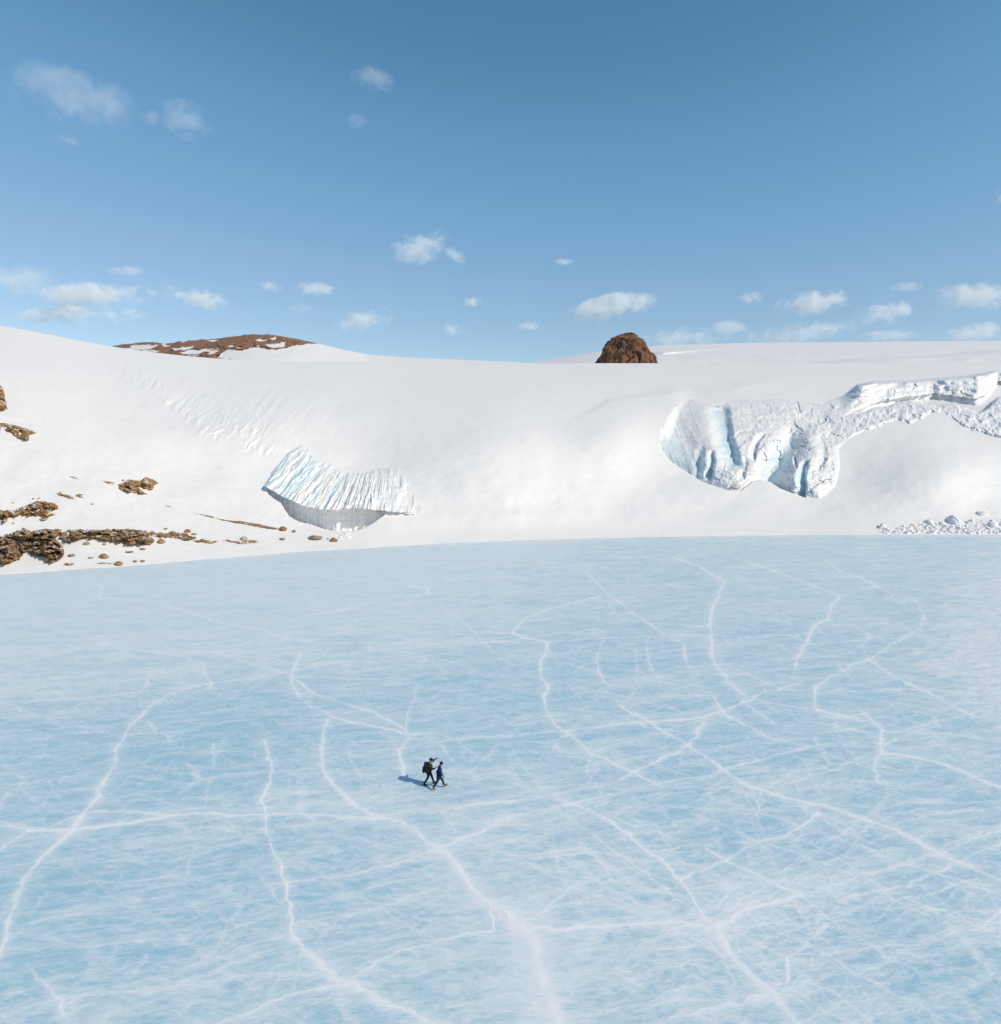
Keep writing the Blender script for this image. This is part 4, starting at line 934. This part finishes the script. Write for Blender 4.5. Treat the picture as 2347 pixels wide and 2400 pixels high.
def fingers(bm, wrist, tip, side):
    w = Vector(wrist); d = (Vector(tip) - w).normalized(); s = (Vector(side) - d * d.dot(Vector(side))).normalized(); n = d.cross(s)
    palm = w + d * .075
    for k, L in enumerate((.070, .080, .074, .058)):
        b = palm + s * (.027 - .018 * k); tube(bm, [b, b + d * L * .45 + n * .006, b + d * L * .8 + n * .02, b + d * L + n * .032], [.0095, .0090, .0082, .0065], 6)
    b = w + d * .03 + s * .03; tube(bm, [b, b + s * .025 + d * .025, b + s * .03 + d * .055], [.0115, .0105, .008], 6)

def make_person(loc, rz, J, cols, label, hood):
    root = bpy.data.objects.new('person', None); COL.objects.link(root); root.location = loc; root.rotation_euler = (0, 0, rz); tag(root, label, 'person', 'two walkers on the ice')
    j = {k: (v, r) for k, (v, r) in J.items()}
    bodyE = [('pelvis', 'waist'), ('waist', 'chest'), ('chest', 'neck'), ('neck', 'chin'), ('chin', 'brow'), ('brow', 'crown')]
    for s in 'lr':
        bodyE += [('chest', 'sh' + s), ('sh' + s, 'el' + s), ('el' + s, 'wr' + s), ('wr' + s, 'ha' + s), ('pelvis', 'hip' + s), ('hip' + s, 'kn' + s), ('kn' + s, 'an' + s), ('an' + s, 'to' + s)]
    head = Vector(j['brow'][0])
    def face(bm):
        f = Vector((.985, 0, -.17))
        ball(bm, head + f * .100 + Vector((0, 0, -.035)), .020, (1, .75, 1.3)); ball(bm, head + f * .088 + Vector((0, 0, -.085)), .022, (.7, 1.3, .45))
        for s in (-1, 1): ball(bm, head + f * .088 + Vector((0, s * .034, 0)), .013); ball(bm, head + Vector((.0, s * .085, -.02)), .028, (.8, .35, 1.2))
        
    skinned('body', j, bodyE, 'pelvis', cols['skin'], root, 2, face)
    def grow(k, a): r = j[k][1]; return (j[k][0], tuple(x + a for x in r) if isinstance(r, tuple) else r + a)
    jk = {k: grow(k, .035) for k in ('waist', 'chest', 'shl', 'shr', 'ell', 'elr')}
    jk['hem'] = (cols['hem'], (.185, .215)); jk['pelvis'] = grow('pelvis', .05); jk['collar'] = (tuple((Vector(j['neck'][0]) * .8 + Vector(j['chin'][0]) * .2)), .082)
    jk['wrl'] = grow('wrl', .018); jk['wrr'] = grow('wrr', .018)
    skinned('jacket', jk, [('hem', 'pelvis'), ('pelvis', 'waist'), ('waist', 'chest'), ('chest', 'collar'), ('chest', 'shl'), ('shl', 'ell'), ('ell', 'wrl'), ('chest', 'shr'), ('shr', 'elr'), ('elr', 'wrr')], 'pelvis', cols['jacket'], root)
    for s in 'lr':
        g = skinned('glove', {'cuff': (j['wr' + s][0], .040), 'palm': (tuple((Vector(j['wr' + s][0]) + Vector(j['ha' + s][0])) / 2), .038), 'end': (j['ha' + s][0], .032)}, [('cuff', 'palm'), ('palm', 'end')], 'palm', M_BLACK, root, 1,
                    lambda bm: fingers(bm, j['wr' + s][0], j['ha' + s][0], (1, 0, .6)))
    if hood:
        h = Vector(j['neck'][0])
        skinned('hood', {'a': (tuple(h + Vector((-.02, -.11, 0))), .05), 'b': (tuple(h + Vector((-.10, -.05, .02))), .075), 'c': (tuple(h + Vector((-.10, .05, .02))), .075), 'd': (tuple(h + Vector((-.02, .11, 0))), .05)}, [('a', 'b'), ('b', 'c'), ('c', 'd')], 'b', cols['jacket'], root)
    tr = {k: grow(k, .022) for k in ('pelvis', 'hipl', 'hipr', 'knl', 'knr', 'anl', 'anr')}
    skinned('trousers', tr, [('pelvis', 'hipl'), ('hipl', 'knl'), ('knl', 'anl'), ('pelvis', 'hipr'), ('hipr', 'knr'), ('knr', 'anr')], 'pelvis', cols['trousers'], root)
    for s in 'lr':
        a, t = Vector(j['an' + s][0]), Vector(j['to' + s][0]); f = (t - a); f.normalize()
        up = Vector((0, 0, 1)) if s == 'r' or True else f
        shin = (Vector(j['kn' + s][0]) - a).normalized()
        bt = skinned('boot', {'top': (tuple(a + shin * .13), .068), 'ankle': (tuple(a), .062), 'heel': (tuple(a + (t - a) * .10 - shin * .045), .052), 'ball': (tuple(t - (t - a) * .25 - shin * .012), (.055, .045)), 'toe': (tuple(t), (.047, .035))},
                [('top', 'ankle'), ('ankle', 'heel'), ('ankle', 'ball'), ('ball', 'toe')], 'ankle', cols['boot'], root)
        sl = bmesh.new(); d = (t - a).normalized(); n = d.cross(Vector((0, 1, 0))).normalized()
        if n.z < 0: n = -n
        mid = a + (t - a) * .48 - n * (.075 if True else 0)
        ring = []
        for lay in (0, .028):
            ring.append([sl.verts.new(mid - n * lay + d * (.165 * math.cos(q)) + Vector((0, 1, 0)) * (.055 * math.sin(q) * (1.0 + .15 * math.cos(q)))) for q in [2 * math.pi * k / 20 for k in range(20)]])
        for k in range(20): sl.faces.new((ring[0][k], ring[0][(k + 1) % 20], ring[1][(k + 1) % 20], ring[1][k]))
        sl.faces.new(ring[0]); sl.faces.new(ring[1][::-1]); bmesh.ops.recalc_face_normals(sl, faces=sl.faces[:])
        sm = bpy.data.meshes.new('sole'); sl.to_mesh(sm); sl.free(); so = link('sole', sm, cols['sole'], bt)
    hb = bmesh.new(); ball(hb, (0, 0, 0), .118, (1.05, .92, 1.0), 20)
    bmesh.ops.bisect_plane(hb, geom=hb.verts[:] + hb.edges[:] + hb.faces[:], plane_co=(0, 0, -.045), plane_no=(0, 0, 1), clear_inner=True)
    ed = [e for e in hb.edges if e.is_boundary]; r = bmesh.ops.extrude_edge_only(hb, edges=ed); vs = [g for g in r['geom'] if isinstance(g, bmesh.types.BMVert)]
    for v in vs: v.co.x *= 1.06; v.co.y *= 1.06
    r = bmesh.ops.extrude_edge_only(hb, edges=[e for e in hb.edges if e.is_boundary]); vs = [g for g in r['geom'] if isinstance(g, bmesh.types.BMVert)]
    for v in vs: v.co.z += .045
    hm = bpy.data.meshes.new('hat'); hb.to_mesh(hm); hb.free()
    for p in hm.polygons: p.use_smooth = True
    ho = link('hat', hm, cols['hat'], root); ho.location = head + Vector((-.012, 0, .035)); ho.rotation_euler = (0, cols.get('tilt', .2), 0)
    return root
M_SKIN = plain('skin', (0.50, 0.30, 0.22)); M_BLACK = plain('black_cloth', (0.012, 0.013, 0.018)); M_NAVY = plain('navy_cloth', (0.010, 0.026, 0.085))
M_GREEN = plain('olive_cloth', (0.030, 0.045, 0.022)); M_DKTR = plain('dark_trousers', (0.014, 0.018, 0.026)); M_JEANS = plain('slate_trousers', (0.018, 0.03, 0.055))
M_BOOTK = plain('black_boot', (0.012, 0.014, 0.018)); M_BOOTT = plain('tan_boot', (0.20, 0.125, 0.06)); M_SOLE = plain('pale_sole', (0.42, 0.34, 0.25)); M_PACK = plain('black_pack_cloth', (0.012, 0.014, 0.016)); M_STRAP = plain('grey_strap', (0.035, 0.03, 0.03))

def at_ground(px, py):
    x, y = ground(px, py); return (float(x), float(y), 0.03)
# front walker: navy parka, hands by the pockets; +x is the way they walk, +y the far side
def P(x, y, z): return (x, y, z)
JF = {'pelvis': (P(0, 0, .90), (.115, .145)), 'waist': (P(.03, 0, 1.05), (.105, .14)), 'chest': (P(.09, 0, 1.30), (.115, .165)), 'neck': (P(.135, 0, 1.46), .058), 'chin': (P(.17, 0, 1.535), .068), 'brow': (P(.185, 0, 1.625), (.095, .085)), 'crown': (P(.18, 0, 1.70), (.07, .065)),
      'shl': (P(.09, .19, 1.37), .062), 'ell': (P(.06, .27, 1.10), .047), 'wrl': (P(.19, .24, .91), .033), 'hal': (P(.23, .22, .82), .03),
      'shr': (P(.09, -.19, 1.37), .062), 'elr': (P(.10, -.27, 1.10), .047), 'wrr': (P(.24, -.24, .93), .033), 'har': (P(.29, -.22, .85), .03),
      'hipl': (P(.02, .09, .84), .092), 'knl': (P(.25, .10, .50), .062), 'anl': (P(.34, .11, .13), .044), 'tol': (P(.55, .12, .20), (.038, .03)),
      'hipr': (P(-.01, -.09, .84), .092), 'knr': (P(-.13, -.09, .46), .062), 'anr': (P(-.40, -.10, .125), .044), 'tor': (P(-.22, -.10, .055), (.038, .03))}
front = make_person(at_ground(1029, 1849), math.radians(12), JF, dict(skin=M_SKIN, jacket=M_NAVY, hem=(.0, 0, .60), trousers=M_JEANS, boot=M_BOOTT, sole=M_SOLE, hat=M_BLACK, tilt=.12), 'walker in a long navy parka, black beanie and tan boots, ahead of the other', True)
JR = {'pelvis': (P(0, 0, .90), (.11, .14)), 'waist': (P(.02, 0, 1.06), (.10, .135)), 'chest': (P(.07, 0, 1.31), (.11, .16)), 'neck': (P(.11, 0, 1.47), .058), 'chin': (P(.15, 0, 1.545), .068), 'brow': (P(.16, 0, 1.635), (.095, .085)), 'crown': (P(.155, 0, 1.71), (.07, .065)),
      'shl': (P(.07, .18, 1.38), .06), 'ell': (P(.30, .22, 1.47), .046), 'wrl': (P(.46, .20, 1.60), .033), 'hal': (P(.55, .18, 1.62), .03),
      'shr': (P(.07, -.18, 1.38), .06), 'elr': (P(.17, -.25, 1.12), .046), 'wrr': (P(.40, -.20, 1.17), .033), 'har': (P(.49, -.18, 1.21), .03),
      'hipl': (P(.02, .09, .85), .09), 'knl': (P(.20, .10, .50), .060), 'anl': (P(.30, .11, .125), .044), 'tol': (P(.49, .12, .06), (.038, .03)),
      'hipr': (P(-.02, -.09, .85), .09), 'knr': (P(-.10, -.09, .47), .060), 'anr': (P(-.36, -.10, .15), .044), 'tor': (P(-.17, -.10, .06), (.038, .03))}
rear_loc = at_ground(1006, 1840)
rear = make_person(rear_loc, math.radians(14), JR, dict(skin=M_SKIN, jacket=M_GREEN, hem=(.0, 0, .80), trousers=M_DKTR, boot=M_BOOTK, sole=M_BOOTK, hat=M_BLACK, tilt=.15), 'walker in a green jacket with a black backpack, arm raised at head height', False)
# backpack worn by the rear walker
bp = bpy.data.objects.new('backpack', None); COL.objects.link(bp); bp.location = rear_loc; bp.rotation_euler = (0, 0, math.radians(14)); tag(bp, 'large rounded black backpack on the back of the green jacketed walker', 'backpack')
def rbox(name, c, d, mat, parent, bev=.05, tilt=0.0):
    bm = bmesh.new(); bmesh.ops.create_cube(bm, size=1); bmesh.ops.scale(bm, vec=d, verts=bm.verts[:])
    bmesh.ops.bevel(bm, geom=bm.edges[:], offset=bev, segments=3, affect='EDGES', profile=.6)
    m = bpy.data.meshes.new(name); bm.to_mesh(m); bm.free()
    for p in m.polygons: p.use_smooth = True
    o = link(name, m, mat, parent); o.location = c; o.rotation_euler = (0, tilt, 0); return o
rbox('main_bag', (-.20, 0, 1.16), (.30, .36, .60), M_PACK, bp, .13, .12); rbox('front_pocket', (-.35, 0, 1.05), (.14, .28, .38), M_PACK, bp, .065, .12)
rbox('top_lid', (-.165, 0, 1.45), (.25, .31, .12), M_PACK, bp, .05, .12); rbox('hip_belt', (-.02, 0, .98), (.32, .40, .07), M_STRAP, bp, .03)
for s in (-1, 1):
    bm = bmesh.new(); tube(bm, [(-.10, s * .11, 1.46), (.02, s * .12, 1.50), (.16, s * .12, 1.42), (.22, s * .13, 1.26), (.12, s * .17, 1.08), (-.06, s * .15, 1.0)], [.024] * 6, 8)
    m = bpy.data.meshes.new('shoulder_strap'); bm.to_mesh(m); bm.free(); link('shoulder_strap', m, M_STRAP, bp)

# ================================================================== CLOUDS
def cloud(cx, cy, w, h, op, label, seed, tilt=0.0, Y=4200.0):
    cx, cy, w, h = [q * D2N for q in (cx, cy, w, h)]
    c = pt(cx, cy, Y); k = Y / FOC; sx, sz = w / 2 * k * 1.45, h / 2 * k * 1.25; sy = min(sx, sz * 1.6)
    bm = bmesh.new(); bmesh.ops.create_icosphere(bm, subdivisions=4, radius=1)
    co = np.array([v.co[:] for v in bm.verts]); d = 1 + .10 * fbm(co[:, 0] * 2 + seed, co[:, 1] * 2, co[:, 2] * 2, seed=seed)
    for v, q in zip(bm.verts, co * d[:, None] * np.array([sx, sy, sz])): v.co = q
    m = bpy.data.meshes.new('cloud'); bm.to_mesh(m); bm.free()
    t = NT('cloud_vapour'); t.n.remove(t.b)
    p = t.coord('Object', (1 / sx, 1 / sy, 1 / sz))
    ln = t.new('ShaderNodeVectorMath', operation='LENGTH'); t.l.new(p, ln.inputs[0])
    asp = sx / sz
    q = t.coord('Object', (1 / sz, 1 / sz, 1.25 / sz)); ad = t.new('ShaderNodeVectorMath', operation='ADD'); t.l.new(q, ad.inputs[0]); ad.inputs[1].default_value = (seed * 3.7, seed * 1.3, seed * .7)
    n1 = t.noise(1.15, 8, .68, ad.outputs[0], .5)
    n2 = t.noise(.30, 2, .5, ad.outputs[0])
    f = t.math('ADD', t.math('SUBTRACT', .78, ln.outputs['Value']), t.math('ADD', t.math('MULTIPLY', t.math('SUBTRACT', n1, .5), 3.2), t.math('MULTIPLY', t.math('SUBTRACT', n2, .5), 2.0)))
    edge = t.map(ln.outputs['Value'], .75, 1.0, 1, 0, True)
    op = min(.93, op * 1.12 + .12 if cy > 430 * D2N else op * .72); tau = -math.log(1 - op); dens = tau * 2.4 / (2 * sy)
    den = t.math('MULTIPLY', t.math('MULTIPLY', t.map(f, 0, .75, 0, 1, True), edge), dens)
    v = t.new('ShaderNodeVolumeScatter'); v.inputs['Color'].default_value = (.99, .99, .99, 1); v.inputs['Anisotropy'].default_value = -.15
    t.l.new(den, v.inputs['Density']); t.l.new(v.outputs[0], t.out.inputs['Volume'])
    o = link('cloud', m, t.m); o.location = c.tolist(); o.rotation_euler = (0, tilt, 0)
    return tag(o, label, 'cloud', 'small scattered clouds')
for i, a in enumerate([
    (125, 180, 225, 85, .45, 'large wispy faint cloud high at the far left', .25), (352, 228, 80, 58, .5, 'round faint puff right of the large high wispy cloud', 0), (290, 226, 52, 24, .22, 'faint wisp touching the round high puff', 0), (135, 268, 62, 26, .3, 'small faint streak below the large high wispy cloud', .25),
    (710, 150, 74, 40, .38, 'highest faint puff near the top centre', .1), (677, 229, 48, 22, .2, 'very faint smudge under the highest centre puff', 0), (798, 470, 96, 56, .6, 'bright torn puff in the middle of the sky', -.25), (866, 486, 38, 26, .25, 'faint scrap right of the mid sky puff', .5),
    (30, 532, 130, 50, .3, 'thin veil cloud at the left frame edge', 0), (240, 516, 62, 18, .2, 'faint thin streak above the left cloud bank', 0), (185, 563, 190, 46, .65, 'upper of two long white clouds over the left skyline', 0), (150, 600, 210, 34, .62, 'lower of two long white clouds over the left skyline', 0),
    (368, 566, 115, 38, .58, 'tapered white cloud above the brown hill', .15), (515, 543, 40, 24, .45, 'small puff above the right of the brown hill', .2), (598, 549, 62, 25, .48, 'small flat cloud beside the puff above the brown hill', .05), (578, 588, 44, 24, .15, 'barely visible scrap under the small flat cloud', 0),
    (688, 610, 105, 58, .68, 'plump white cloud low over the centre left skyline', -.15), (900, 573, 32, 18, .45, 'tiny cloud low at the centre', -.2), (858, 628, 36, 22, .4, 'tiny puff just above the skyline dip', 0), (1005, 620, 32, 18, .42, 'tiny puff between the skyline dip and the rock tower', 0),
    (1163, 586, 128, 48, .82, 'bright white cloud directly above the rock tower', -.18), (1076, 498, 38, 13, .3, 'tiny thin streak high left of the rock tower', 0), (1420, 567, 46, 26, .6, 'single small puff right of the rock tower', 0), (1556, 575, 145, 44, .68, 'ragged white cloud over the right dome', -.1),
    (1652, 605, 150, 52, .72, 'slanting white cloud low over the right dome', -.25), (1722, 545, 56, 20, .25, 'faint scrap above the slanting cloud', 0), (1848, 565, 135, 50, .66, 'broad white cloud near the right frame edge', 0), (1310, 640, 150, 40, .5, 'low cloud resting on the skyline right of the rock tower', -.1),
    (1505, 634, 165, 40, .5, 'low streaky cloud resting on the dome skyline', -.1), (1385, 622, 60, 24, .3, 'faint scrap above the low skyline clouds', 0), (1868, 634, 120, 38, .6, 'low cloud touching the dome at the right frame edge', -.1), (1700, 640, 120, 24, .4, 'flat cloud sliver hugging the dome skyline', 0), (1905, 372, 30, 42, .6, 'cloud tip cut off by the right frame edge, high up', -.5)]):
    cloud(a[0], a[1], a[2], a[3], a[4], a[5], i + 1, a[6])
